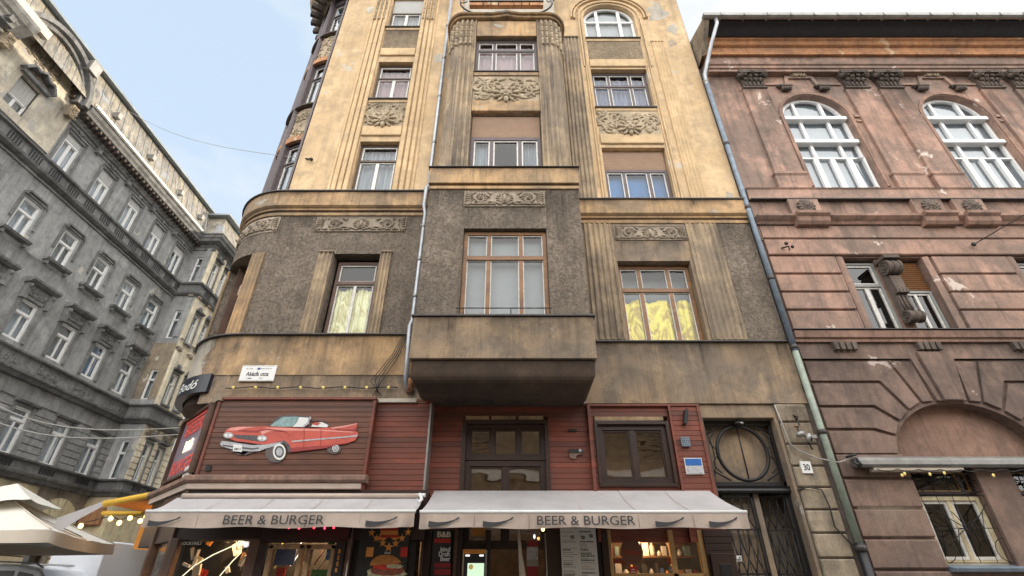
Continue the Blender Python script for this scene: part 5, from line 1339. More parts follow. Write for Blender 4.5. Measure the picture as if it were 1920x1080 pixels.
g = G(IDF, 'mansard')
rows = [[(LX-1, 23.9-.5, 19.9), (PX+.45, 23.9-.45, 19.9), (PX+.45, PU1+.2, 19.9), (PX-6, PU1+.2, 19.9)], [(LX-1, 23.9, 21.6), (PX-.05, 23.95, 21.6), (PX-.05, PU1-.15, 21.6), (PX-6, PU1-.15, 21.6)]]
g.grid(rows); g.make('mansard_roof', LB)
g = G(IDF, 'slate_blue'); g.along_z([(LX-1.5, 23.6), (PX+.35, 23.6), (PX+.35, PU1+.15), (LX-1.5, PU1+.15)], 21.6, 21.72); g.make('roof_ledge', LB)
# ground floor rustication with fanned joints and entrances
VC, VZ, VR = 22.45, 3.75, .50
for j in range(12):
    z = .45+j*.405
    sp = [(14.0, 14.2), (15.6, 17.6), (18.9, VC-.62), (VC+.62, 23.88)] if z < 3.6 else [(14, VC-1.35), (VC+1.35, 23.88)]
    for (a, b) in sp: g = G(FA, 'cream_plaster'); g.box(a+.03, b-.03, 0, .09, z, z+.355); g.make('rusticated_block', LB)
for k in range(9):
    a0, a1 = pi*k/9+.025, pi*(k+1)/9-.025; Ro = 1.25
    g = G(FA, 'cream_plaster'); g.along_d([(VC+(VR+.04)*cos(a0), VZ+(VR+.04)*sin(a0)), (VC+Ro*cos(a0), VZ+Ro*sin(a0)*1.05), (VC+Ro*cos(a1), VZ+Ro*sin(a1)*1.05), (VC+(VR+.04)*cos(a1), VZ+(VR+.04)*sin(a1))], 0, .10); g.make('voussoir', LB)
g = G(FA, 'shop_glass')
for a, b, e in ((14.2, 15.6, 3.6), (17.6, 18.9, 3.6), (21.95, 22.95, 4.2)): g.wall(a, b, GZ, e, -.15)
g.make('shop_pane', LB)
g = G(FP2, 'cream_plaster'); g.wall(PU0, PU1, GZ, 5.35, 0, [(24.6, 25.8, GZ, 3.4)], .3)
g.f = FS; g.wall(LX, PX, GZ, 5.35, 0, [(-18.7, -18.1, GZ, 3.2)], .2); g.make('ground_floor_wall', LB)
g = G(FS, ['orange_plaster', 'dark_stone']); g.box(-18.9, -18.0, 0, .2, 4.2, 4.9); g.mat('dark_stone'); g.box(-18.7, -18.1, -.2, -.15, GZ, 3.2); g.make('shop_signboard', LB)

# ================================================================== house across the street, behind the camera (reflected in the panes)
OB = thing('brick_building', 'yellowish brick house across the street, seen only as a reflection in the lower panes', 'building', (0, -4, GZ))
FO2 = lambda u, d, z: (u, -4.2+d, z)
wn_ = [(x, x+1.3, z, z+2.0) for x in range(-14, 20, 4) for z in (3.2, 7.2)]
g = G(FO2, 'opposite_brick'); g.wall(-18, 22, GZ, 10.5, 0, wn_, .25)
g.mat('white_paint'); g.along_u([(0, 6.3), (.15, 6.3), (.15, 6.6), (0, 6.6)], -18, 22); g.mat('dull_red'); g.box(1, 5, .0, .06, 2.7, 2.85)
g.make('wall', OB)
g = G(FO2, 'opposite_brick')
for k in range(50): g.box(-18, 22, 0, .02, .6+.2*k, .75+.2*k)
g.make('brick_course', OB)
g = G(FO2, 'grey_trim'); g.along_u([(0, 10.2), (.3, 10.3), (.35, 10.6), (0, 10.6)], -18, 22); g.make('cornice', OB)
g = G(FO2, 'room_dark'); g.box(-18, 22, -8, -.3, GZ, 10.5); g.make('interior_wall', OB)
for (a, b, c, e) in wn_: 
    if e < 10: window(OB, FO2, a, b, c, e, -.15, [.5], None, 'upvc_white', 'upvc_white', .08, .03, None, 'window_glass')

# ================================================================== dirt run down from ledges, sills and gutters
def stain(par, f, spots, mat='drip_stain', du=None):
    for (u0, u1, zt, h, d) in spots:
        g = G(f, mat); g.wall(u0, u1, zt-h, zt, d, (), 0, du); g.make('water_stain', par)
stain(M, FL, [(-7.6, -1.8, 9.77, 1.3, .004), (-7.4, -1.95, 6.375, .8, .066), (-6.2, -1.9, 10.0+.47, .42, .154)], du=.13)
stain(M, FL, [(-4.27, -3.15, 14.18, .6, .064), (-4.27, -3.15, 17.98, .6, .064), (-3.1, -2.2, 22.3, 4, .004), (-6.0, -4.9, 22.3, 3.6, .004), (-5.8, -1.9, 5.46, .5, .050)], du=.5)
stain(M, FR, [(5.3, 6.15, 9.77, 1.6, .004), (1.65, 6.1, 6.355, 1.1, .054), (1.7, 6.1, 10.46, .44, .154), (2.62, 4.42, 9.2, .6, .004), (5.3, 6.1, 22.3, 5, .004)])
stain(M, flat(8.62), [(-1.92, 1.62, 6.285, .85, .004)]); stain(M, flat(8.75), [(-1.92, -1.07, 9.74, 2.6, .004), (.81, 1.59, 9.74, 2.6, .004), (-1.0, .7, 9.22, .6, .004)])
stain(M, flat(8.66), [(-1.95, 1.62, 10.415, .44, .004)])
stain(RB, FR2, [(6.4, 21, 10.51, .85, .044), (6.4, 21, 6.35, .37, .064), (6.4, 21, 5.95, .9, .056), (6.4, 21, 16.6, .35, .245), (6.4, 7.3, 15.85, 4.5, .004), (8.15, 10.5, 15.85, .9, .004), (12.5, 14.8, 15.85, .9, .004), (6.4, 21, 9.68, .42, .095)])
stain(RB, FR2, [(c-.38, c+.38, 15.2, 3.4, .094) for c in PC]); stain(RB, FR2, [(c-.39, c+.39, 10.5, .5, .164) for c in PC])
stain(RB, FR2, [(6.5, 21, 17.02, .27, .304), (6.45, 7.7, 3.0, .9, .054)], 'pale_runs')
stain(LB, FA, [(7.2, 23.8, 16.0, 1.5, .004), (7.2, 23.8, 8.75, .7, .054), (14.3, 23.8, 19.1, 1.2, .004), (7.2, 23.8, 13.05, .8, .004), (7.2, 23.8, 5.32, .8, .093), (10.4, 14.1, 19.3, 2.2, .124)])
stain(M, FR, [(5.47, 6.08, 4.9, 1.6, .075)])
# ================================================================== things on and around the buildings
def solo(g, name, label, cat, group=None, **k):
    o = g.make(name, None, **k); o['label'] = label; o['category'] = cat
    if group: o['group'] = group
    return o
def TH(name, label, cat, u, z, fr, group=None):
    return thing(name, label, cat, fr(u, 0, z), group)

# ---- awnings
def cloth_sag(g, u0, u1, y0, z0, y1, z1, n=40, m=8, th=.006):
    for t in (0, th):
        rows = []
        for j in range(m+1):
            q = j/m; rows.append([(u0+(u1-u0)*i/n, -(y0+(y1-y0)*q), z0+(z1-z0)*q-.035*sin(pi*q)-.012*(sin(i*.8)+.5*sin(i*2.1+q*3))*sin(pi*q)+t) for i in range(n+1)])
        g.grid(rows, sm=True)
def swoosh(g, f, u, z, w, h):
    """brush-stroke mark: thick wedge at the left thinning up to a small tip"""
    up, lo = [], []
    for i in range(15):
        t = i/14; c = z-h*.40+h*.15*sin(t*2.2)*-1+h*.75*t**2.1; th = h*.52*(1-t)**1.0+h*.06+(h*.10 if t > .88 else 0)
        up.append((u+w*t, c+th*.55)); lo.append((u+w*t, c-th*.45))
    for k in range(14): g.face([(lo[k][0], .012, lo[k][1]), (lo[k+1][0], .012, lo[k+1][1]), (up[k+1][0], .012, up[k+1][1]), (up[k][0], .012, up[k][1])])
def awning(label, u0, u1, yb, zb, yf, zf, drop, txt, tu, tw, th, sw, curl, box=None, sag=0.0):
    A = thing('awning', label, 'awning', ((u0+u1)/2, yb, zb), 'beige shopfront awnings with lettering')
    fx = lambda u, d, z: (u, -d, z)
    g = G(FW, 'canvas'); cloth_sag(g, u0, u1, yb, zb, yf, zf); g.make('canopy', A)
    g = G(FW, 'canvas_valance'); N = 60; rnd = random.Random(2)
    def fold(u, q):
        e = min(u-u0, u1-u); a = .05*math.exp(-(e/.35)**2)*sin(e*22)
        return -(yf-.015+q*(a+.010*sin(u*3.1)+.006*sin(u*9)))
    rows = []
    for j in range(6):
        q = j/5; rows.append([(u0+(u1-u0)*i/N, fold(u0+(u1-u0)*i/N, q), zf-.02-drop*q+.012*sin(u0+i*.33)*q+(sag*(i/N)*q)) for i in range(N+1)])
    g.grid(rows, sm=True); g.make('valance', A)
    g = G(FW, 'canvas_valance'); n_ = int((u1-u0)/.9)
    for k in range(1, n_+1): g = G(FW, 'canvas_valance'); x = u0+(u1-u0)*k/(n_+1); g.tube([(x, -(yb+(yf-yb)*q), zb+(zf-zb)*q-.035*sin(pi*q)+.010) for q in [j/8 for j in range(9)]]+[(x, -yf-.0+.02, zf-.02), (x, -yf+.018, zf-.02-drop)], .0045, 4); g.make('seam', A)
    g = G(FW, ['upvc_white', 'sheet_metal']); g.tube([(u0-.01, -yf, zf), (u1+.01, -yf, zf)], .028, 8)
    g.make('front_bar', A)
    for s, x in ((0, u0+.25), (1, u1-.25)):
        g = G(FW, 'sheet_metal'); g.tube([(x, -yb, zb-.12), (x+(.35 if s == 0 else -.35), -(yb+yf)/2, (zb+zf)/2-.12), (x, -yf-.02, zf-.03)], .022, 6); g.make('folding_arm', A)
    fv = lambda u, d, z: (u, yf-.032-d, z)
    g = G(fv, 'ink'); zt = zf-.02-drop*.5
    text(g, txt, tu, zt-th*.5, .0, th, tw, 'L', .012, bold=.004); g.make('lettering', A)
    for (u, w) in sw:
        g = G(fv, 'ink'); swoosh(g, fv, u, zt+.005, w, .15); g.make('swoosh', A)
    if box:
        g = G(FW, box); g.tube([(u0+.1, -yb+.02, zb+.03), (u1-.06, -yb+.02, zb+.03)], .045, 8); g.make('roller', A)
    return A
awning('beige awning with slanting end bracket, left one, under the pink convertible mural', -5.93, -1.56, 9.42, 3.06, 8.75, 2.755, .22, 'BEER & BURGER', -4.62, 1.62, .135, [(-5.82, .50), (-2.33, .50)], 0, 'canvas_valance')
awning('beige awning below the middle door window, reaching in front of the iron gate', -1.44, 3.74, 9.92, 3.26, 8.55, 2.72, .215, 'BEER & BURGER', .41, 1.54, .13, [(-1.29, .48), (-.44, .48), (2.26, .46), (3.10, .46)], 0)
g = G(IDF, ['upvc_white', 'sheet_metal']); 
g.tube([(-1.62, 9.38, 3.12), (-1.56, 9.30, 3.02), (-1.60, 9.2, 2.95)], .03, 6); g.tube([(-1.66, 9.4, 3.05), (-1.62, 9.3, 2.93)], .02, 6); g.mat('upvc_white'); g.tube([(-1.7, 9.4, 3.1), (-1.52, 9.38, 3.1)], .035, 6)
solo(g, 'awning_bracket', 'white metal awning bracket between the two beige awnings', 'bracket')
# orange awning round the corner
A = thing('awning', 'orange awning on the side street hung with glowing bulbs', 'awning', (-7.9, 13, 3))
g = G(IDF, 'canvas_orange'); g.grid([[(-7.45, 11.75, 3.42), (-7.45, 15.2, 3.42)], [(-8.9, 11.75, 3.30), (-8.9, 15.2, 3.30)]]); g.make('canopy', A)
g = G(IDF, 'canvas_yellow'); g.tube([(-7.1, 11.3, 3.52), (-8.95, 11.75, 3.30)], .07, 6); g.tube([(-8.0, 11.7, 3.1), (-8.95, 11.8, 3.12)], .05, 6); g.make('side_bar', A)
g = G(IDF, 'canvas_orange'); g.grid([[(-7.6, 15.0, 3.4), (-10.2, 15.0, 3.3)], [(-7.6, 15.02, 2.45), (-10.2, 15.02, 2.65)]]); g.make('end_curtain', A)
g = G(IDF, 'canvas'); 
rows = [[(-8.85, 11.7+.03*sin(j), 3.32-.07*j) for j in range(3)], [(-9.3, 11.7, 3.1-.1*j) for j in range(3)], [(-9.75, 11.75, 2.95-.11*j) for j in range(3)]]
g.grid([[(-8.82, 11.7, 3.40), (-9.2, 11.72, 3.26), (-9.85, 11.75, 3.02)], [(-8.88, 11.7, 3.28), (-9.3, 11.68, 3.0), (-9.9, 11.8, 2.62)]], sm=True); g.make('valance', A)
S = thing('string_lights', 'row of glowing amber bulbs under the orange awning', 'string lights', (-8.5, 12, 3.1))
g = G(IDF, 'cable'); bp = [(-8.0, 11.85, 3.1), (-8.2, 12.0, 3.04), (-8.45, 12.0, 3.1), (-8.65, 12.0, 3.0), (-8.95, 12.1, 3.1), (-9.55, 12.1, 2.95)]
g.tube(bp, .012, 5); g.make('wire', S)
for p in bp:
    g = G(IDF, 'bulb_lit'); g.lump((p[0], p[1], p[2]-.05), (.045, .045, .055), 0, 10, 7); g.make('bulb', S)
# folded awning on the right building
A = thing('folded_awning', 'grey rolled-up awning bar across the arch of the pink-brown building', 'awning', (10, 9.8, 3.8))
g = G(flat(9.98), 'sheet_metal'); g.along_u([(0, 3.70), (.20, 3.66), (.26, 3.70), (.26, 3.80), (.18, 3.86), (0, 3.86)], 6.62, 14); g.make('cassette', A, bevel=.006)
g = G(flat(9.98), 'canvas_tan'); g.along_u([(.05, 3.60), (.20, 3.61), (.20, 3.655), (.05, 3.655)], 6.9, 8.6); g.make('rolled_cloth', A)
g = G(IDF, ['iron', 'upvc_white']); 
for k in range(5): g.tube([(6.50+.03*k, 9.75, 3.78+.04*sin(k*2)), (6.54+.02*k, 9.68, 3.66+.02*cos(k*3))], .018, 5)
g.tube([(6.45, 9.8, 3.85), (6.65, 9.75, 3.9)], .025, 5); g.make('end_bracket', A)
S = thing('string_lights', 'short string of small yellow bulbs under the grey folded awning bar', 'string lights', (8, 9.7, 3.6))
g = G(IDF, 'cable'); pts = [(6.9+.1*k, 9.72, 3.62-.05*abs(sin(k*.8))) for k in range(36)]; g.tube(pts, .008, 4); g.make('wire', S)
for x, zz, m in ((7.32, 3.5, 'bulb_dim'), (7.38, 3.53, 'bulb_dim'), (7.85, 3.52, 'bulb_dim'), (8.13, 3.54, 'bulb_dim'), (9.03, 3.5, 'bulb_dim'), (10.1, 3.5, 'lamp_white')):
    g = G(IDF, m); g.lump((x, 9.70, zz), (.022, .022, .032), 0, 8, 6); g.make('bulb', S)

# ---- string of bulbs over the mural
S = thing('string_lights', 'dark wire with eight small yellow bulbs running along the stucco above the convertible mural', 'string lights', (-4, 9.6, 5.2))
g = G(IDF, 'cable'); pts = []
bs = [-5.62, -5.17, -4.72, -4.26, -3.8, -3.36, -2.92, -2.48]
for i in range(60):
    x = -5.8+3.5*i/59; pts.append((x, 9.60-(.0), 5.18+.015*sin(x*6.9)))
g.tube(pts, .012, 4); g.make('wire', S)
for x in bs:
    g = G(IDF, ['cable', 'bulb_dim']); g.tube([(x, 9.6, 5.19), (x, 9.56, 5.17)], .018, 5); g.mat('bulb_dim'); g.lump((x, 9.555, 5.165), (.03, .032, .03), 0, 8, 6); g.make('bulb', S)
g = G(IDF, 'cable')
for k in range(4): g.tube([(-2.25-.03*k, 9.6, 6.36), (-2.35-.05*k, 9.58, 5.9), (-2.6-.09*k, 9.58, 5.4-.03*k), (-2.78+.06*k, 9.58, 5.0)], .008, 4)
solo(g, 'cable_bundle', 'loose dark cables dropping to the red cladding left of the oriel', 'cables')

# ---- street sign, house number, info plates
S = thing('street_sign', 'white enamel street name plate reading Akácfa utca on the ochre band', 'sign', (-5.2, 9.6, 5.5))
FSg = flat(9.63); g = G(FSg, 'enamel_white'); g.box(-5.60, -4.88, -.02, .018, 5.32, 5.67); g.make('plate', S, bevel=.008)
g = G(FSg, 'ink'); text(g, 'Akácfa utca', -5.24, 5.44, .018, .085, .46, 'C', .004, bold=.02); text(g, 'VII. KER.      ERZSÉBETVÁROS', -5.24, 5.585, .018, .022, .54, 'C', .004)
g.along_d([(-5.45, 5.385), (-5.37, 5.375), (-5.37, 5.395)], .018, .022); g.box(-5.38, -5.34, .018, .022, 5.378, 5.392); g.along_d([(-5.12, 5.385), (-5.17, 5.377), (-5.17, 5.393)], .018, .022); g.make('lettering', S)
g = G(FSg, 'poster_blue'); g.along_d([(-5.265, 5.62), (-5.215, 5.62), (-5.215, 5.585), (-5.24, 5.56), (-5.265, 5.585)], .018, .022); g.make('crest', S)
g = G(FSg, 'ink'); 
for a, b, c, e in ((-5.585, -4.895, 5.335, 5.338), (-5.585, -4.895, 5.652, 5.655)): g.box(a, b, .018, .020, c, e)
g.make('border_line', S)
S = thing('house_number', 'small white plate with the number 30 on the stone pier', 'sign', (5.8, 9.9, 3.8))
g = G(flat(9.93), 'enamel_white'); g.box(5.60, 5.80, -.03, .02, 3.58, 3.80); g.make('plate', S)
g = G(flat(9.93), 'ink'); text(g, '30', 5.70, 3.635, .02, .11, .12, 'C', .004, bold=.02); g.make('lettering', S)
S = thing('info_plate', 'blue and grey glass notice holder on the red cladding', 'sign', (3.5, 9.9, 3.8))
g = G(flat(9.92), 'enamel_white'); g.box(3.36, 3.70, 0, .02, 3.56, 3.86); g.make('holder', S)
g = G(flat(9.92), 'sign_blue'); g.box(3.375, 3.685, .02, .03, 3.72, 3.845); g.make('upper_panel', S)
g = G(flat(9.92), 'chrome_print'); g.box(3.375, 3.685, .02, .03, 3.575, 3.70); g.make('lower_panel', S)
g = G(flat(9.92), ['pipe_blue', 'iron']); g.box(3.36, 3.53, 0, .05, 4.08, 4.26); g.mat('iron')
for k in range(4):
    for j in range(4): g.lump((3.39+.037*k, .05, 4.11+.04*j), (.01, .01, .01), 0, 5, 3)
solo(g, 'intercom', 'small grey square intercom on the red cladding above the blue plate', 'intercom')
g = G(flat(9.92), 'black_paint'); g.along_d([(3.45, 4.5), (3.52, 4.5), (3.60, 4.82), (3.53, 4.8)], 0, .12)
solo(g, 'wall_lamp', 'dark tapered wall lamp high on the red cladding beside the gate', 'lamp', bevel=.01)
g = G(flat(10.0), ['iron', 'cream_plaster']); g.box(1.16, 1.33, 0, .02, 4.40, 4.45); g.mat('iron')
solo(g, 'metal_tag', 'small black metal tag on red boards right of the middle door', 'plate')
g = G(flat(10.0), ['black_paint', 'red_stone', 'sheet_metal']); g.box(1.15, 1.42, 0, .02, 3.96, 4.05); g.mat('red_stone'); g.along_d([(1.14, 3.96), (1.16, 3.88), (1.26, 3.86), (1.30, 3.93), (1.42, 3.96)], 0, .03); g.mat('sheet_metal'); g.lump((1.36, .04, 4.01), (.04, .02, .04))
solo(g, 'cable_outlet', 'broken wall outlet with loose parts on the red boards', 'outlet')
# floodlights and cabling at the pier
S = thing('wall_floodlight', 'weathered white floodlight and cable knot on the stone pier', 'floodlight', (5.75, 9.8, 4.3))
g = G(IDF, 'sheet_metal'); g.lump((5.72, 9.82, 4.30), (.10, .08, .06), .4); g.lump((5.84, 9.78, 4.22), (.06, .07, .10), -.3); g.box(5.92, 6.02, 9.8, 9.86, 4.22, 4.28); g.make('housing', S)
g = G(IDF, 'iron'); g.tube([(5.74, 9.9, 4.72), (5.78, 9.85, 4.5), (5.70, 9.84, 4.4), (5.80, 9.82, 4.25), (5.88, 9.84, 4.0)], .014, 5); g.tube([(5.74, 9.86, 4.68), (5.80, 9.86, 4.66), (5.76, 9.86, 4.6)], .02, 5); g.lump((5.86, 9.76, 4.2), (.035, .05, .06)); g.make('bracket', S)
g = G(IDF, 'oak'); g.lump((5.70, 9.84, 4.46), (.05, .04, .03)); g.make('clamp', S)
g = G(IDF, 'cable_pale'); g.tube([(5.46, 9.97, 4.95), (5.47, 9.9, 4.5), (5.50, 9.9, 4.15), (5.62, 9.88, 4.0), (5.95, 9.86, 3.84), (6.3, 9.82, 3.76), (6.6, 9.8, 3.85)], .014, 5)
solo(g, 'wall_cable', 'pale cable looping down the pier and across to the grey awning bar', 'cable')
g = G(IDF, 'cable'); g.tube([(5.42, 9.95, 3.28), (5.6, 9.9, 3.33), (5.85, 9.9, 3.28), (5.9, 9.9, 3.0), (5.88, 9.9, 2.65), (6.05, 9.9, 2.4), (6.3, 9.9, 2.2)], .014, 5)
solo(g, 'wall_cable', 'black cable hooking over the lower stone blocks of the pier', 'cable')
g = G(IDF, ['iron', 'sheet_metal']); g.lump((4.68, 10.1, 4.60), (.10, .06, .05)); g.tube([(4.68, 10.2, 4.66), (4.68, 10.1, 4.60)], .02, 5); g.mat('sheet_metal'); g.lump((4.72, 10.04, 4.585), (.04, .02, .025))
solo(g, 'gate_lamp', 'small spot lamp at the top of the iron gate fanlight', 'lamp')
g = G(IDF, 'iron'); g.tube([(6.75, 9.95, 8.95), (6.85, 9.8, 8.9), (6.8, 9.75, 8.75)], .02, 5); g.lump((6.78, 9.75, 8.95), (.05, .04, .05)); g.lump((6.9, 9.75, 8.85), (.04, .04, .05))
solo(g, 'insulator', 'small dark wire insulator on the top course of the pink-brown wall', 'insulator')
g = G(IDF, 'cable'); g.tube([(11.5, 9.9, 9.0), (12.3, 9.2, 9.35), (14, 7.8, 9.9)], .012, 4); g.lump((11.5, 9.85, 9.0), (.06, .05, .06))
solo(g, 'wire_anchor', 'thin overhead wire anchored to the pink-brown wall near the right edge', 'wire')
g = G(IDF, ['cable', 'cable_pale'])
P0, P1 = (-18.6, 15.9, 21.6), (-5.45, 9.6, 11.7)
pts = [(P0[0]+(P1[0]-P0[0])*t, P0[1]+(P1[1]-P0[1])*t, P0[2]+(P1[2]-P0[2])*t-.55*sin(pi*t)) for t in [i/24 for i in range(25)]]
g.mat('cable_pale'); g.tube(pts, .011, 4); g.mat('cable'); g.tube(pts[-2:], .02, 5)
for k in range(6): t = k/6; g.lump((P1[0]+(pts[-2][0]-P1[0])*t, P1[1]+(pts[-2][1]-P1[1])*t, P1[2]+(pts[-2][2]-P1[2])*t), (.03, .03, .03), 0, 6, 4)
g.lump(P1, (.05, .06, .05))
solo(g, 'overhead_cable', 'long overhead cable from the grey house to a hook in the yellow wall', 'cable')
for k, (a, b) in enumerate((((-18.8, 15.0, 8.2), (-7.3, 11.4, 4.9)), ((-18.8, 14.6, 7.7), (-7.3, 11.4, 4.75)))):
    g = G(IDF, 'neon_white' if 0 else 'cable_pale'); g.tube([tuple(a[i]+(b[i]-a[i])*t for i in range(2))+(a[2]+(b[2]-a[2])*t-.9*sin(pi*t),) for t in [j/16 for j in range(17)]], .013, 4)
    solo(g, 'string_wire', ('upper' if k == 0 else 'lower')+' of two pale wires strung over the side street', 'wire')

# ---- convertible mural, a flat cut-out print on the boards
S = thing('car_mural', 'flat printed cut-out of a pink-red finned convertible on brown-red boards', 'mural', (-4.3, 9.46, 4.1))
def mz(pts): return [at(300+x/3, 720+y/3, 9.47) for x, y in pts]
MUR = [0]
def mpoly(name, mat, pts, k):
    g = G(flat(9.476-.0025*k), mat); q = mz(pts)
    g.along_d(q, 0, .002); return g.make(name, S)
mpoly('shadow', 'tyre_print', [(395, 378), (480, 400), (560, 372), (500, 350), (420, 352)], 0)
g = G(flat(9.476), 'tyre_print')
for cx_, cy_, rx, ry in ((978, 364, 40, 29), (650, 388, 58, 54), (455, 372, 40, 26)):
    g.along_d(mz([(cx_+rx*cos(t*pi/12), cy_+ry*sin(t*pi/12)) for t in range(24)]), 0, .002)
g.make('tyre', S)
mpoly('body', 'car_red', [(362, 275), (380, 250), (440, 240), (520, 240), (600, 236), (660, 240), (760, 246), (850, 250), (960, 244), (1040, 240), (1108, 219), (1110, 240), (1085, 258), (1112, 270), (1116, 290), (1096, 318), (1040, 338), (1000, 342), (960, 350), (930, 362), (735, 384), (728, 350), (700, 322), (660, 328), (640, 348), (500, 330), (430, 322), (365, 300)], 2)
mpoly('body', 'car_pink', [(380, 262), (400, 246), (470, 240), (540, 241), (480, 250), (430, 262)], 3)
mpoly('body', 'car_pink', [(560, 262), (600, 245), (700, 248), (900, 256), (1080, 268), (1090, 274), (900, 264), (720, 262), (620, 266), (575, 285)], 3)
mpoly('fin', 'car_pink', [(955, 246), (1040, 234), (1108, 221), (1110, 226), (1040, 244), (975, 252)], 4)
mpoly('chrome_strip', 'chrome_print', [(740, 320), (900, 306), (1040, 295), (1112, 286), (1110, 296), (1040, 303), (900, 314), (742, 328)], 4)
mpoly('chrome_strip', 'car_red', [(740, 345), (1000, 322), (1080, 318), (1000, 340), (930, 350), (740, 378)], 3)
mpoly('windshield', 'glass_print', [(618, 236), (642, 208), (668, 186), (760, 180), (780, 184), (770, 214), (742, 240), (700, 242)], 3)
mpoly('windshield_frame', 'chrome_dark', [(668, 182), (720, 175), (845, 180), (842, 190), (760, 183), (690, 185), (645, 215), (618, 238), (608, 238), (640, 205)], 4)
mpoly('seat', 'enamel_white', [(745, 241), (772, 214), (782, 186), (838, 190), (832, 214), (800, 242)], 3)
mpoly('windshield_frame', 'chrome_print', [(842, 184), (835, 214), (800, 244), (812, 244), (846, 216), (852, 186)], 5)
mpoly('cockpit', 'enamel_white', [(850, 240), (862, 222), (910, 214), (950, 232), (940, 244)], 3)
mpoly('cockpit', 'car_red', [(850, 226), (880, 216), (905, 222), (885, 234)], 4)
mpoly('cockpit', 'chrome_dark', [(838, 246), (842, 200), (915, 202), (945, 214), (955, 236), (950, 236), (938, 216), (910, 206), (848, 204), (845, 246)], 5)
mpoly('sill_panel', 'car_dark', [(735, 360), (930, 346), (1000, 338), (1060, 332), (1000, 342), (930, 362), (735, 384)], 5)
mpoly('wheel_arch', 'chrome_dark', [(640, 348), (655, 326), (700, 318), (732, 345), (738, 384), (722, 384), (712, 350), (696, 334), (664, 338)], 3)
mpoly('hood_line', 'car_dark', [(440, 258), (540, 262), (600, 250), (700, 262), (735, 290), (700, 270), (600, 258), (545, 272), (440, 266)], 4)
for x_ in (810, 905): mpoly('door_line', 'car_dark', [(x_, 254), (x_+3, 254), (x_+1, 366-(x_-810)*.14), (x_-2, 366-(x_-810)*.14)], 5)
mpoly('fin', 'car_dark', [(980, 252), (1085, 256), (1108, 240), (1110, 246), (1088, 262), (1000, 260)], 4)
mpoly('tail_lamp', 'car_dark', [(1088, 258), (1100, 250), (1112, 256), (1098, 266)], 5)
mpoly('grille', 'chrome_dark', [(418, 285), (545, 290), (600, 318), (545, 322), (430, 305), (416, 295)], 3)
mpoly('bumper', 'chrome_print', [(338, 335), (350, 320), (420, 330), (520, 345), (600, 340), (690, 325), (660, 348), (600, 362), (560, 378), (520, 380), (420, 372), (360, 355), (345, 348)], 4)
mpoly('bumper', 'chrome_dark', [(352, 342), (420, 350), (520, 362), (560, 358), (556, 364), (520, 370), (420, 358), (356, 350)], 5)
for (cx_, cy_) in ((385, 289), (575, 306)):
    g = G(flat(9.476-.012), ['chrome_print', 'enamel_white']); g.along_d(mz([(cx_+28*cos(t*pi/8), cy_+17*sin(t*pi/8)) for t in range(16)]), 0, .002); g.mat('enamel_white')
    for q in (-12, 12): g.along_d(mz([(cx_+q+10*cos(t*pi/6), cy_+9*sin(t*pi/6)) for t in range(12)]), .002, .004)
    g.make('headlight', S)
g = G(flat(9.476-.013), ['chrome_print', 'chrome_dark'])
for cx_, cy_, rx, ry in ((672, 382, 36, 46), (988, 362, 18, 20)):
    g.mat('enamel_white'); g.along_d(mz([(cx_+rx*cos(t*pi/12), cy_+ry*sin(t*pi/12)) for t in range(24)]), 0, .001); g.mat('chrome_dark'); g.along_d(mz([(cx_+rx*.74*cos(t*pi/12), cy_+ry*.74*sin(t*pi/12)) for t in range(24)]), .001, .002)
    g.mat('chrome_print'); g.along_d(mz([(cx_+rx*.5*cos(t*pi/12), cy_+ry*.5*sin(t*pi/12)) for t in range(24)]), .002, .003)
g.make('wheel', S)
mpoly('number_plate', 'enamel_white', [(414, 340), (464, 345), (462, 384), (412, 378)], 7)
g = G(flat(9.476-.022), 'ink'); q = at(300+420/3, 720+372/3, 9.47); text(g, 'EB11', q[0], q[1], 0, .035, .11, 'L', .002, bold=.02); g.make('lettering', S)

# ---- illuminated sign on the chamfer
S = thing('neon_sign', 'glazed sign with red and white neon letters on the cut corner', 'sign', CH(1, .05, 4.1))
g = G(CH, ['brown_wood', 'sheet_metal']); 
for a, b, c, e in ((.12, .18, 3.56, 4.80), (1.9, 1.96, 3.56, 4.80), (.12, 1.96, 3.52, 3.57), (.12, 1.96, 4.79, 4.84)): g.box(a, b, 0, .1, c, e)
g.make('frame', S)
g = G(CH, 'sign_mauve'); g.box(.18, 1.9, .0, .03, 3.57, 4.79); g.make('back_panel', S)
FCH = lambda u, d, z: CH(2.05-u, d, z)
g = G(FCH, 'neon_red'); text(g, 'BEER', 1.04, 4.42, .04, .26, 1.15, 'C', .006, bold=.02); text(g, 'BURGER', 1.04, 3.66, .04, .26, 1.45, 'C', .006, bold=.02); g.make('lettering', S)
g = G(FCH, 'neon_white'); text(g, 'B&B', 1.04, 4.06, .04, .22, .55, 'C', .006, bold=.02); g.make('lettering', S)
g = G(CH, 'neon_red'); g.tube([(.30, .05, 3.62), (.30, .05, 4.74), (1.72, .05, 4.74)], .02, 5); g.make('neon_tube', S)
g = G(CH, 'enamel_white'); g.box(.16, .50, .02, .09, 3.45, 3.66)
solo(g, 'junction_box', 'small white box at the foot of the neon sign', 'box', bevel=.01)
# curved dark sign under the drum
S = thing('corner_sign', 'dark curved sign with white script lettering wrapped under the rounded corner', 'sign', (-7, 10.3, 5.2))
g = G(FL, 'navy_sign'); g.along_u([(-.02, 5.10), (.13, 5.10), (.13, 5.49), (-.02, 5.49)], -8.4, -6.16, 26); g.make('sign_box', S)
g = G(FL, 'enamel_white'); text(g, 'Café Bodó', -6.42, 5.20, .132, .19, 1.25, 'R', .004, shear=.35, bold=.012); g.make('lettering', S)

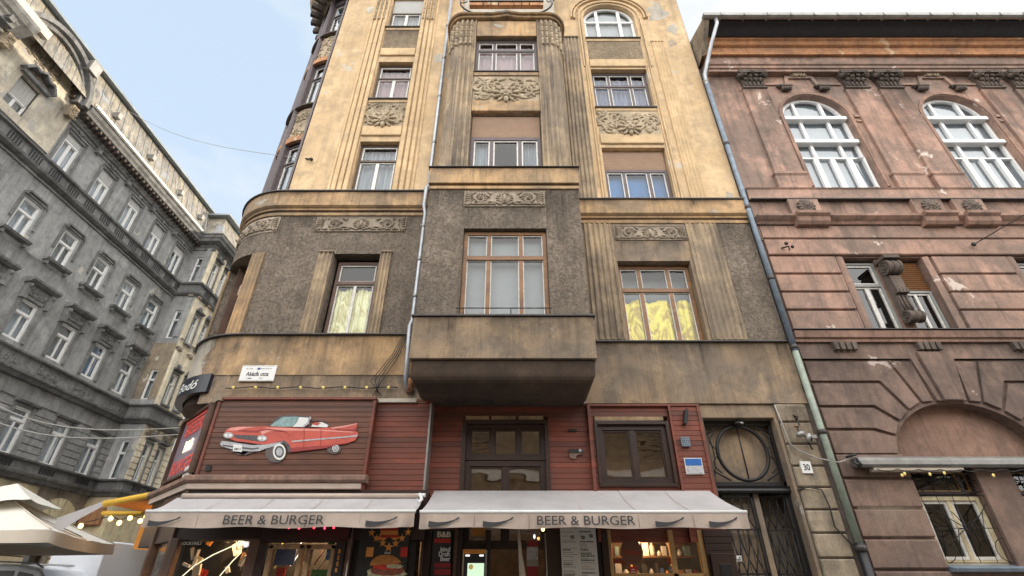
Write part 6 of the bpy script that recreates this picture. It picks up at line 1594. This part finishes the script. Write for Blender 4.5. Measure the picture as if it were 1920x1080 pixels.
# ---- things in and before the shopfront
def plate(S, f, name, mat, a, b, c, e, d=.01, **k):
    g = G(f, mat); g.box(a, b, 0, d, c, e); return g.make(name, S, **k)
f = flat(9.40)
S = thing('letter_sign', 'upright narrow sign spelling BEER AND in orange letters', 'sign', (-2.85, 9.4, 2.1))
plate(S, f, 'board', 'dark_panel', -2.96, -2.80, 1.3, 2.36)
g = G(f, 'sign_orange'); z = 2.25
for ch in 'BEER AND':
    if ch == ' ': z -= .035; continue
    text(g, ch, -2.88, z-.06, .01, .062, None, 'C', .004, bold=.02); z -= .092
g.make('lettering', S)
g = G(IDF, 'sheet_metal'); g.tube([(-2.70, 9.35, .42), (-2.70, 9.35, 2.6)], .014, 6); solo(g, 'thin_pole', 'thin pale metal pole left of the burger poster', 'pole')
# burger poster
f = flat(9.44)
S = thing('burger_poster', 'dark poster of a burger under a striped shield ringed by orange stars', 'poster', (-2.1, 9.4, 2))
plate(S, f, 'board', 'dark_panel', -2.58, -1.74, .9, 2.62, .012)
def star(g, u, z, r, d=.014): g.along_d([(u+(r if k % 2 == 0 else r*.42)*sin(k*pi/5), z+(r if k % 2 == 0 else r*.42)*cos(k*pi/5)) for k in range(10)], d, d+.004)
for k, (x, y) in enumerate(((700, 985), (697, 999), (706, 1009), (718, 1018), (729, 1026), (742, 1019), (754, 1009), (765, 998), (767, 984))):
    q = at(x, y, 9.43); g = G(f, 'sign_orange'); star(g, q[0], q[1], .066 if k not in (4,) else .08); g.make('star', S)
q = [at(x, y, 9.43) for x, y in ((712, 985), (748, 985), (746, 998), (748, 1010), (738, 1013), (729, 1005), (721, 1013), (708, 1012), (714, 998))]
g = G(f, 'sign_orange'); g.along_d(q, .012, .015); g.make('shield', S)
g = G(f, 'sign_red'); 
for y0, y1 in ((990, 995), (1003, 1008)):
    g.along_d([at(x, y, 9.43) for x, y in ((714, y0), (747, y0), (747, y1), (713, y1))], .015, .018)
g.make('stripe', S)
def ell(name, mat, cx, cy, rx, ry, d, a0=0, a1=24, wob=0):
    g = G(f, mat); g.along_d([at(cx+rx*(1+wob*sin(t*5.1))*cos(t*pi/12), cy+ry*(1+wob*cos(t*3.7))*sin(t*pi/12), 9.43) for t in range(a0, a1+(0 if a1 == 24 else 1))], d, d+.004); return g.make(name, S)
ell('salad', 'salad', 725, 1076, 39, 13, .012, wob=.10); ell('meat', 'meat', 727, 1070, 33, 9, .017, wob=.06); ell('tomato', 'tomato', 728, 1062, 30, 6, .022, wob=.10)
ell('bun', 'bun', 724, 1061, 30, 21, .027, 12, 24)
ell('lettuce', 'salad', 741, 1062, 17, 4, .031, wob=.15)
for x, m in ((693, 'sign_orange'), (757, 'sign_red')):
    a = at(x-5, 1026, 9.43); b = at(x+6, 1044, 9.43); g = G(f, m); g.box(a[0], b[0], .012, .016, b[1], a[1]); g.make('badge', S)
g = G(f, 'enamel_white'); a = at(727, 1036, 9.43); text(g, 'B&B', a[0], a[1]-.02, .012, .03, .10, 'C', .004); g.make('lettering', S)
# draft beer panel
f = flat(9.84)
S = thing('beer_panel', 'tall black panel with B&B and kind Draft Beer lettering over red blocks', 'sign', (-1.2, 9.84, 2))
plate(S, f, 'board', 'dark_panel', -1.38, -1.06, 1.2, 2.60)
g = G(f, 'lettering_cream'); q = at(845, 1007, 9.84); text(g, 'B&B', q[0], q[1], .01, .085, .24, 'R', .004, bold=.03); g.make('lettering', S)
g = G(f, 'enamel_white')
for s, y in (('kind', 1034), ('Draft', 1043), ('Beer', 1052)):
    q = at(844, y, 9.84); text(g, s, q[0], q[1], .01, .07, .17 if len(s) == 4 else .20, 'R', .004, bold=.02)
g.make('lettering', S)
for (y0, y1, m) in ((1010, 1018, 'sign_red'), (1056, 1064, 'dull_red'), (1067, 1078, 'dull_red')):
    a = at(814, y1, 9.84); b = at(845, y0, 9.84); plate(S, f, 'colour_block', m, a[0], b[0], a[1], b[1], .015)
# cash machine
f = flat(9.80)
a = at(868, 1029, 9.8); b = at(913, 1029, 9.8)
S = thing('cash_machine', 'cash machine with orange header and glowing green screen in the doorway', 'cash machine', (a[0]+.2, 9.9, GZ))
g = G(f, 'sheet_metal'); g.box(a[0], b[0], -.35, 0, GZ, a[1]); g.make('housing', S, bevel=.02)
plate(S, f, 'header', 'sign_orange', a[0]+.02, b[0]-.02, a[1]-.075, a[1]-.01, .02)
plate(S, f, 'face_panel', 'navy_sign', a[0]+.03, b[0]-.03, GZ+.3, a[1]-.08, .006)
q = at(877, 1056, 9.8); r = at(907, 1085, 9.8); plate(S, f, 'screen', 'screen', q[0], r[0], r[1], q[1], .012)
for x in (a[0]+.09, b[0]-.09):
    g = G(f, 'lamp_white'); g.box(x-.035, x+.035, .0, .03, a[1]-.115, a[1]-.095); g.make('lamp', S)
g = G(f, 'bulb_dim'); q = at(883, 1063, 9.79); g.along_d([(q[0]+.04*cos(t*pi/8), q[1]+.04*sin(t*pi/8)) for t in range(16)], .012, .016); g.make('screen_spot', S)
# door frame things
S = thing('door_sign', 'orange glowing sign high in the dark doorway', 'sign', (-.6, 10.1, 2.4)); q = at(898, 1002, 10.1)
plate(S, flat(10.1), 'board', 'sign_orange', q[0]-.13, q[0]+.13, q[1]-.02, q[1]+.16); g = G(flat(10.1), 'paper'); text(g, 'OPEN', q[0], q[1]-.12, 0, .06, .18, 'C', .01); g.make('lettering', S)
g = G(IDF, ['canvas_tan']); q0 = at(972, 992, 9.9); q1 = at(980, 1080, 9.9)
g.tube([(q0[0], 9.9, q0[1]), (q0[0]+.03, 9.9, 2.2), (q1[0], 9.9, q1[1]), (q1[0]+.03, 9.9, 1.2)], [.02, .035, .06, .08], 8)
solo(g, 'folded_parasol', 'closed pale parasol leaning in the dark shop doorway', 'parasol')
S = thing('stacked_boxes', 'small tower of red and grey boxes inside the dark doorway', 'boxes', (.4, 10.1, 1.2))
for k in range(6):
    x, y = 998, 1018+k*12; q = at(x, y, 10.15); plate(S, flat(10.2), 'box', ['dull_red', 'chrome_print', 'chrome_print', 'sheet_metal', 'dull_red', 'dull_red'][k], q[0]-.10, q[0]+.10, q[1]-.07, q[1]+.03, .15)
g = G(IDF, ['cable', 'bulb_lit']); q = at(1002, 1006, 10.3); g.tube([(q[0], 10.3, 2.9), (q[0], 10.3, q[1])], .006, 4); g.mat('lamp_white'); g.lump((q[0], 10.3, q[1]), (.02, .02, .04)); solo(g, 'pendant_bulb', 'small white pendant bulb hanging in the dark doorway', 'lamp')
g = G(IDF, ['cable', 'bulb_lit']); q = at(1018, 992, 9.3); g.tube([(q[0], 9.3, 2.85), (q[0], 9.3, q[1])], .006, 4); g.mat('bulb_lit'); g.lump((q[0], 9.3, q[1]), (.03, .03, .035)); solo(g, 'awning_bulb', 'lit bulb under the right awning beside the menu board', 'lamp')
S = thing('bead_chain', 'pale hanging light chain left of the menu board', 'chain', (.6, 9.8, 2))
g = G(IDF, 'cable_pale'); q = at(1022, 1000, 9.85); g.tube([(q[0], 9.85, q[1]), (q[0]+.01, 9.85, 2.0), (q[0], 9.85, 1.2)], .012, 5); g.make('chain', S)
# menu board
f = flat(9.83); a = at(1050, 990, 9.83); b = at(1118, 990, 9.83)
S = thing('menu_board', 'tall white menu board crowded with small print beside the cafe window', 'menu', (1.3, 9.83, 1.8))
plate(S, f, 'board', 'paper', a[0], b[0]-.02, 1.0, 2.62)
rnd = random.Random(5); g = G(f, ['ink', 'sign_red'])
z = 2.55
while z > 1.6:
    for (u0_, u1_) in ((a[0]+.03, a[0]+.30), (a[0]+.34, b[0]-.05)):
        if rnd.random() < .22: continue
        L = (u1_-u0_)*(.35+.6*rnd.random()); h = rnd.choice((.007, .007, .009, .02)); u = u0_
        g.m = 1 if rnd.random() < .12 else 0
        while u < u0_+L: w = .01+.03*rnd.random(); g.box(u, min(u+w, u0_+L), .01, .012, z, z+h); u += w+.008
    z -= .032
g.make('printed_text', S)
g = G(f, ['ink', 'sheet_metal'])
for (x, y) in ((1073, 1007), (1108, 1005), (1093, 1008)):
    q = at(x, y, 9.83); g.along_d([(q[0]+.035*cos(t*pi/6), q[1]+.03*sin(t*pi/6)) for t in range(12)], .01, .013); g.mat('sheet_metal'); g.along_d([(q[0]+.018*cos(t*pi/6), q[1]+.015*sin(t*pi/6)) for t in range(12)], .013, .015); g.mat('ink')
g.make('emblem', S)
# cafe window things
f = flat(9.97)
q = at(1184, 1035, 9.97); r = .20
S = thing('round_sign', 'round brown window sign reading COSTA', 'sign', (q[0], 9.97, q[1]))
g = G(f, 'sign_brown'); g.along_d([(q[0]+r*cos(t*pi/18), q[1]+r*sin(t*pi/18)) for t in range(36)], 0, .02); g.make('disc', S)
g = G(f, 'sign_red'); text(g, 'COSTA', q[0], q[1]-.04, .02, .055, .27, 'C', .004, bold=.01); g.make('lettering', S)
q = at(1187, 1070, 9.97); S = thing('red_sticker', 'red rectangular sticker below the round brown sign', 'sticker', (q[0], 9.97, q[1]))
plate(S, f, 'sheet', 'sign_red', q[0]-.07, q[0]+.07, q[1]-.12, q[1]+.06); g = G(f, 'paper'); g.box(q[0]-.05, q[0]+.05, .01, .013, q[1]-.03, q[1]-.015); g.box(q[0]-.03, q[0]+.03, .01, .013, q[1]+.01, q[1]+.025); g.make('printed_text', S)
for x, y, m, m2, lb in ((1260, 1050, 'sign_red', 'poster_green', 'round red sticker on the cafe pane'), (1262, 1068, 'glass_print', 'paper', 'round teal sticker on the cafe pane under the red one')):
    q = at(x, y, 9.97); S = thing('round_sticker', lb, 'sticker', (q[0], 9.97, q[1]))
    g = G(f, m); g.along_d([(q[0]+.075*cos(t*pi/10), q[1]+.06*sin(t*pi/10)) for t in range(20)], 0, .006); g.make('disc', S)
    g = G(f, m2); g.along_d([(q[0]+.045*cos(t*pi/10), q[1]+.02*sin(t*pi/10)) for t in range(20)], .006, .009); g.make('emblem', S)
for k, (x, y, Y) in enumerate(((1175, 1000, 10.25), (1191, 991, 10.1))):
    q = at(x, y, Y); S = thing('pendant_lamp', ['glowing amber pendant lamp just above the round brown sign', 'glowing yellow pendant lamp under the awning hem over the cafe window'][k], 'lamp', (q[0], Y, q[1]))
    g = G(IDF, 'cable'); g.tube([(q[0], Y, q[1]+.6), (q[0], Y, q[1]+.05)], .006, 4); g.make('cord', S)
    g = G(IDF, 'bulb_lit'); g.lathe((q[0], Y, q[1]), [(.012, .07), (.03, .04), (.045, 0), (.03, -.035), (.004, -.045)], 12); g.make('bulb', S)
rnd = random.Random(9)
S = thing('goods_shelf', 'crowded shelf of packets and jars behind the cafe window', 'shelf', (2.6, 10.35, 2))
g = G(IDF, 'oak'); g.box(1.75, 3.4, 10.3, 10.55, 2.18, 2.21); g.box(1.75, 3.4, 10.3, 10.55, 1.86, 1.89); g.make('board', S)
cols = ['enamel_white', 'poster_blue', 'sign_red', 'chrome_print', 'paper', 'sheet_dark', 'sign_orange', 'pipe_blue', 'oak', 'glass_print']
for lvl in (2.21, 1.89):
    x = 1.8
    while x < 3.35:
        w = .05+.07*rnd.random(); h = .08+.16*rnd.random(); g = G(IDF, rnd.choice(cols))
        if rnd.random() < .6: g.box(x, x+w, 10.33, 10.43, lvl, lvl+h); g.make('packet', S)
        else: g.lathe((x+w/2, 10.38, lvl), [(w*.45, 0), (w*.5, h*.2), (w*.5, h*.7), (w*.25, h*.85), (w*.25, h)], 10); g.make('jar', S)
        x += w+.015+.04*rnd.random()
# left shop window: neon outline, posters, lights
S = thing('neon_arrow', 'bent white neon tube glowing inside the left shop window', 'neon light', (-5, 9.7, 2.2))
def nt_(pts): return [(at(x, y, 9.62)[0], 9.62, at(x, y, 9.62)[1]) for x, y in pts]
g = G(IDF, 'neon_white'); g.tube(nt_([(340, 1082), (365, 1060), (400, 1040), (440, 1022), (456, 1012), (462, 1002), (460, 992), (452, 985)]), .009, 6); g.make('tube', S)
g = G(IDF, 'neon_white'); g.tube(nt_([(412, 1080), (436, 1052), (452, 1036), (452, 1024), (448, 1014)]), .009, 6); g.make('tube', S)
rnd = random.Random(21)
S = thing('window_display', 'jumble of goods, panels and lamps inside the left shop window', 'display', (-5, 10, 1.6))
for k in range(26):
    x = 345+rnd.random()*125; y = 1000+rnd.random()*80; Y = 9.8+rnd.random()*.5; q = at(x, y, Y); w = .03+.12*rnd.random(); h = .04+.18*rnd.random()
    g = G(lambda u, d, z, q=q, a=rnd.random()-.5: (q[0]+(u-q[0])*cos(a)-(z-q[1])*sin(a), d, q[1]+(u-q[0])*sin(a)+(z-q[1])*cos(a)), rnd.choice(cols+['canvas_white', 'cream_plaster', 'bare_cement', 'canvas_tan', 'pine', 'pipe_grey', 'canvas_tan'])); g.box(q[0]-w/2, q[0]+w/2, Y, Y+.05, q[1]-h/2, q[1]+h/2); g.make('item', S)
q = at(446, 992, 9.9); g = G(IDF, 'bulb_lit'); g.lump((q[0], 9.9, q[1]), (.035, .035, .035)); g.make('bulb', S)
g = G(flat(9.485), 'enamel_white'); q = at(338, 1019, 9.48); text(g, 'COCKTAILS', q[0], q[1]-.02, 0, .045, .36, 'L', .004)
solo(g, 'window_lettering', 'small white lettering along the left shop pane', 'lettering')
S = thing('door_display', 'posters, tubes and lit tap signs behind the golden-framed double door', 'display', (-3.5, 10, 1.6))
for (x0, y0, x1, y1, m, nm, Y) in ((512, 1020, 558, 1060, 'poster_blue', 'poster', 9.62), (577, 1025, 588, 1062, 'pipe_blue', 'poster', 9.62), (612, 1015, 628, 1034, 'poster_green', 'round_board', 9.62), (610, 1032, 626, 1050, 'sign_blue', 'board', 9.60), (582, 1068, 618, 1084, 'poster_green', 'board', 9.62), (572, 1068, 580, 1080, 'sign_red', 'board', 9.62), (516, 1064, 536, 1080, 'sign_red', 'board', 9.64)):
    a = at(x0, y1, Y); b = at(x1, y0, Y); g = G(IDF, m); g.box(a[0], b[0], Y, Y+.02, a[1], b[1]); g.make(nm, S)
for k in range(12):
    x = 508+rnd.random()*125; y = 1005+rnd.random()*50; a = at(x, y, 9.9); b = at(x-14-rnd.random()*10, y+30, 9.9); g = G(IDF, rnd.choice(['neon_white', 'bulb_dim', 'oak', 'sheet_metal', 'dull_red'])); g.tube([(a[0], 9.9, a[1]), (b[0], 9.9, b[1])], .012, 5); g.make('tube', S)
S = thing('string_lights', 'row of five small red lights above the golden-framed door', 'string lights', (-3.6, 9.1, 2.5))
g = G(IDF, 'cable'); ps = [at(x, 988+(k % 2), 9.1) for k, x in enumerate((542, 561, 589, 609, 626))]; g.tube([(p[0], 9.1, p[1]+.02) for p in ps], .006, 4); g.make('wire', S)
for p in ps: g = G(IDF, 'bulb_red'); g.lump((p[0], 9.1, p[1]-.01), (.018, .018, .02)); g.make('bulb', S)
g = G(IDF, 'enamel_white'); q = at(1378, 1048, 10.15); g.box(q[0]-.1, q[0]+.1, 10.1, 10.12, q[1]-.04, q[1]+.05); g.mat('ink'); 
for k in range(5): g.box(q[0]-.08+.035*k, q[0]-.06+.035*k, 10.095, 10.1, q[1]-.03, q[1]+.03*(k % 3))
solo(g, 'paper_notice', 'small torn white notice on the iron gate leaf', 'notice')

# ---- parasol, cars and van in the side street
C = (-10.95, 11.6); ZH = 2.66
S = thing('parasol', 'large square off-white parasol with a vented top tier', 'parasol', (C[0], C[1], GZ))
def canopy(name, half, z0, z1, rot, mat='canvas_white', sag=.10, val=.0, seg=10):
    g = G(IDF, mat); rows = []
    cs = [(cos(rot+pi/4+k*pi/2)*half*1.414, sin(rot+pi/4+k*pi/2)*half*1.414) for k in range(4)]
    M_ = seg; per = []
    for k in range(4):
        for j in range(M_): t = j/M_; per.append((cs[k][0]*(1-t)+cs[(k+1) % 4][0]*t, cs[k][1]*(1-t)+cs[(k+1) % 4][1]*t, t))
    N_ = 8
    for i in range(N_+1):
        q = i/N_; row = []
        for (x, y, t) in per:
            mid = sin(pi*t); z = z1+(z0-z1)*q-sag*sin(pi*q)*.7*(.25+mid*.75)-.10*mid*q*.5+.02*sin(x*9+y*7)*q*mid
            row.append((C[0]+x*q, C[1]+y*q, z))
        rows.append(row)
    g.grid(rows, True, False, True); g.make(name, S)
    if val:
        g = G(IDF, 'canvas_tan'); rows = []
        for i in range(4):
            q = i/3; rows.append([(C[0]+x*(1+.01*q)+.03*q*sin(k*1.3), C[1]+y*(1+.01*q)+.03*q*cos(k*1.7), z0-.05*sin(pi*t)-val*q) for k, (x, y, t) in enumerate(per)])
        g.grid(rows, True, False, True); g.make('valance', S)
canopy('canopy', 1.72, ZH, 3.40, .30, val=.22); canopy('vent_tier', .72, 3.30, 3.70, .30, sag=.04)
for k in range(8):                                  # sewn hems over the ribs
    a = .30+k*pi/4; r = 1.72*(1.414 if k % 2 else 1); g = G(IDF, 'canvas_tan')
    g.tube([(C[0]+r*q*cos(a), C[1]+r*q*sin(a), 3.40+(ZH-3.40)*q-.07*sin(pi*q)*(.25 if k % 2 else 1)-(0 if k % 2 else .05*q)+.012) for q in [j/8 for j in range(9)]], .012, 4); g.make('hem', S)
g = G(IDF, 'white_paint'); g.tube([(C[0], C[1], GZ), (C[0], C[1], 3.68)], .035, 10); g.make('pole', S)
for k in range(8):
    a = .30+k*pi/4; r = 1.62*(1.38 if k % 2 else 1); g = G(IDF, 'sheet_metal'); g.tube([(C[0], C[1], 3.30), (C[0]+r*cos(a), C[1]+r*sin(a), ZH+.02)], .012, 5); g.make('rib', S)
g = G(IDF, 'paving'); g.lathe((C[0], C[1], GZ), [(.4, 0), (.4, .08), (.06, .1), (.06, .3)], 16); g.make('base', S)
def vehicle(name, label, cat, x, y, z, L, W_, prof, glassprof, mat, rot=0.0, wheels=(.18, .82), wr=.34, tail=True):
    """prof=(along,height) side outline of the body; glass = list of (outline) for side windows"""
    S = thing(name, label, cat, (x, y, z)); ca, sa = cos(rot), sin(rot)
    f = lambda u, d, zz: (x+u*ca-d*sa, y+u*sa+d*ca, z+zz)
    g = G(f, mat); n = len(prof); rows = []
    for w in (-1, -.93, -.6, 0, .6, .93, 1):
        rows.append([(u, W_/2*w*(1-.10*max(0, (h-.9))/.9), h-(.03 if abs(w) == 1 and h > 1 else 0)+(0.0)) for u, h in prof])
    g.grid(rows, True, True, False); g.make('body', S, bevel=.015)
    for s in (-1, 1):
        for k, P in enumerate(glassprof):
            g = G(f, 'window_glass_bright' if 0 else 'dark_panel'); g.face([(u, s*(W_/2*(1-.10*max(0, h-.9)/.9)+.006), h) for u, h in P]); g.make('side_window', S)
    for t in wheels:
        for s in (-1, 1):
            g = G(f, 'tyre'); c_ = L*t; q = s*W_/2; g.grid([[(c_+r*cos(k*pi/10), q+dd*s, wr+r*sin(k*pi/10)) for k in range(20)] for r, dd in ((.1, -.18), (wr*.96, -.18), (wr, -.12), (wr, -.03), (wr*.94, .01), (wr*.62, .012), (.05, .0))], True, True, True); g.make('wheel', S)
    for s in (-1, 1):
        g = G(f, 'tail_red'); g.box(-.02, .06, s*W_/2*.8-.12, s*W_/2*.8+.12, .85, 1.25); g.make('tail_light', S)
        g = G(f, 'enamel_white'); g.box(L-.06, L+.01, s*W_/2*.7-.16, s*W_/2*.7+.16, .65, .85); g.make('headlight', S)
        g = G(f, 'rubber_trim'); g.box(L*.68, L*.68+.12, s*(W_/2+.16)-.08, s*(W_/2+.16)+.08, 1.0, 1.16); g.make('wing_mirror', S)
    return S, f
carp = [(0, .35), (0, 1.0), (.12, 1.12), (.45, 1.62), (.7, 1.72), (1.4, 1.78), (2.2, 1.76), (2.75, 1.66), (3.35, 1.16), (4.2, 1.02), (4.4, .85), (4.45, .35)]
S, f = vehicle('parked_car', 'white estate car parked under the parasol, seen above its windows', 'car', -13.6, 13.9, GZ+.04, 4.45, 1.8, carp, [[(.5, 1.15), (.62, 1.58), (1.3, 1.64), (1.3, 1.15)], [(1.4, 1.15), (1.4, 1.64), (2.2, 1.63), (2.25, 1.15)], [(2.35, 1.15), (2.3, 1.62), (2.65, 1.56), (3.2, 1.15)]], 'van_white')
g = G(f, 'sheet_metal'); 
for s in (-.7, .7): g.tube([(.7, s, 1.76), (1.4, s, 1.83), (2.5, s, 1.79), (2.7, s, 1.70)], .02, 5)
g.make('roof_rail', S)
vehicle('parked_car', 'blue-grey car parked left of the white estate car, mostly out of view', 'car', -17.8, 13.8, GZ+.02, 4.0, 1.8, [(u*.9, h*1.0) for u, h in carp], [[(2.1, 1.12), (2.1, 1.6), (2.4, 1.5), (2.85, 1.12)]], 'slate_blue')
vanp = [(0, .4), (0, 2.2), (.06, 2.34), (.3, 2.4), (3.6, 2.38), (4.0, 2.2), (4.75, 1.35), (5.2, 1.2), (5.3, .9), (5.3, .4)]
vehicle('parked_van', 'white delivery van parked behind the parasol', 'van', -11.3, 14.6, GZ, 5.3, 1.9, vanp, [[(3.4, 1.4), (3.4, 2.05), (3.85, 2.05), (4.5, 1.4)]], 'van_white', rot=rad(78))

lit('shop_lamp', -4.9, 9.95, 2.5, 40); lit('shop_lamp', -3.5, 10.0, 2.5, 36); lit('cafe_lamp', 2.35, 10.12, 2.4, 10); lit('awning_lamp', -8.4, 12.6, 2.95, 2, (1, .6, .22))

for cat, grp in (('car', 'cars parked along the side street'), ('sticker', 'stickers on the cafe pane'), ('string lights', 'strings of bulbs on the facades'), ('cable', 'cables on the walls'), ('building', 'houses round the street corner')):
    for o in bpy.data.objects:
        if o.get('category') == cat and o.parent is None and cat != 'building': o['group'] = grp
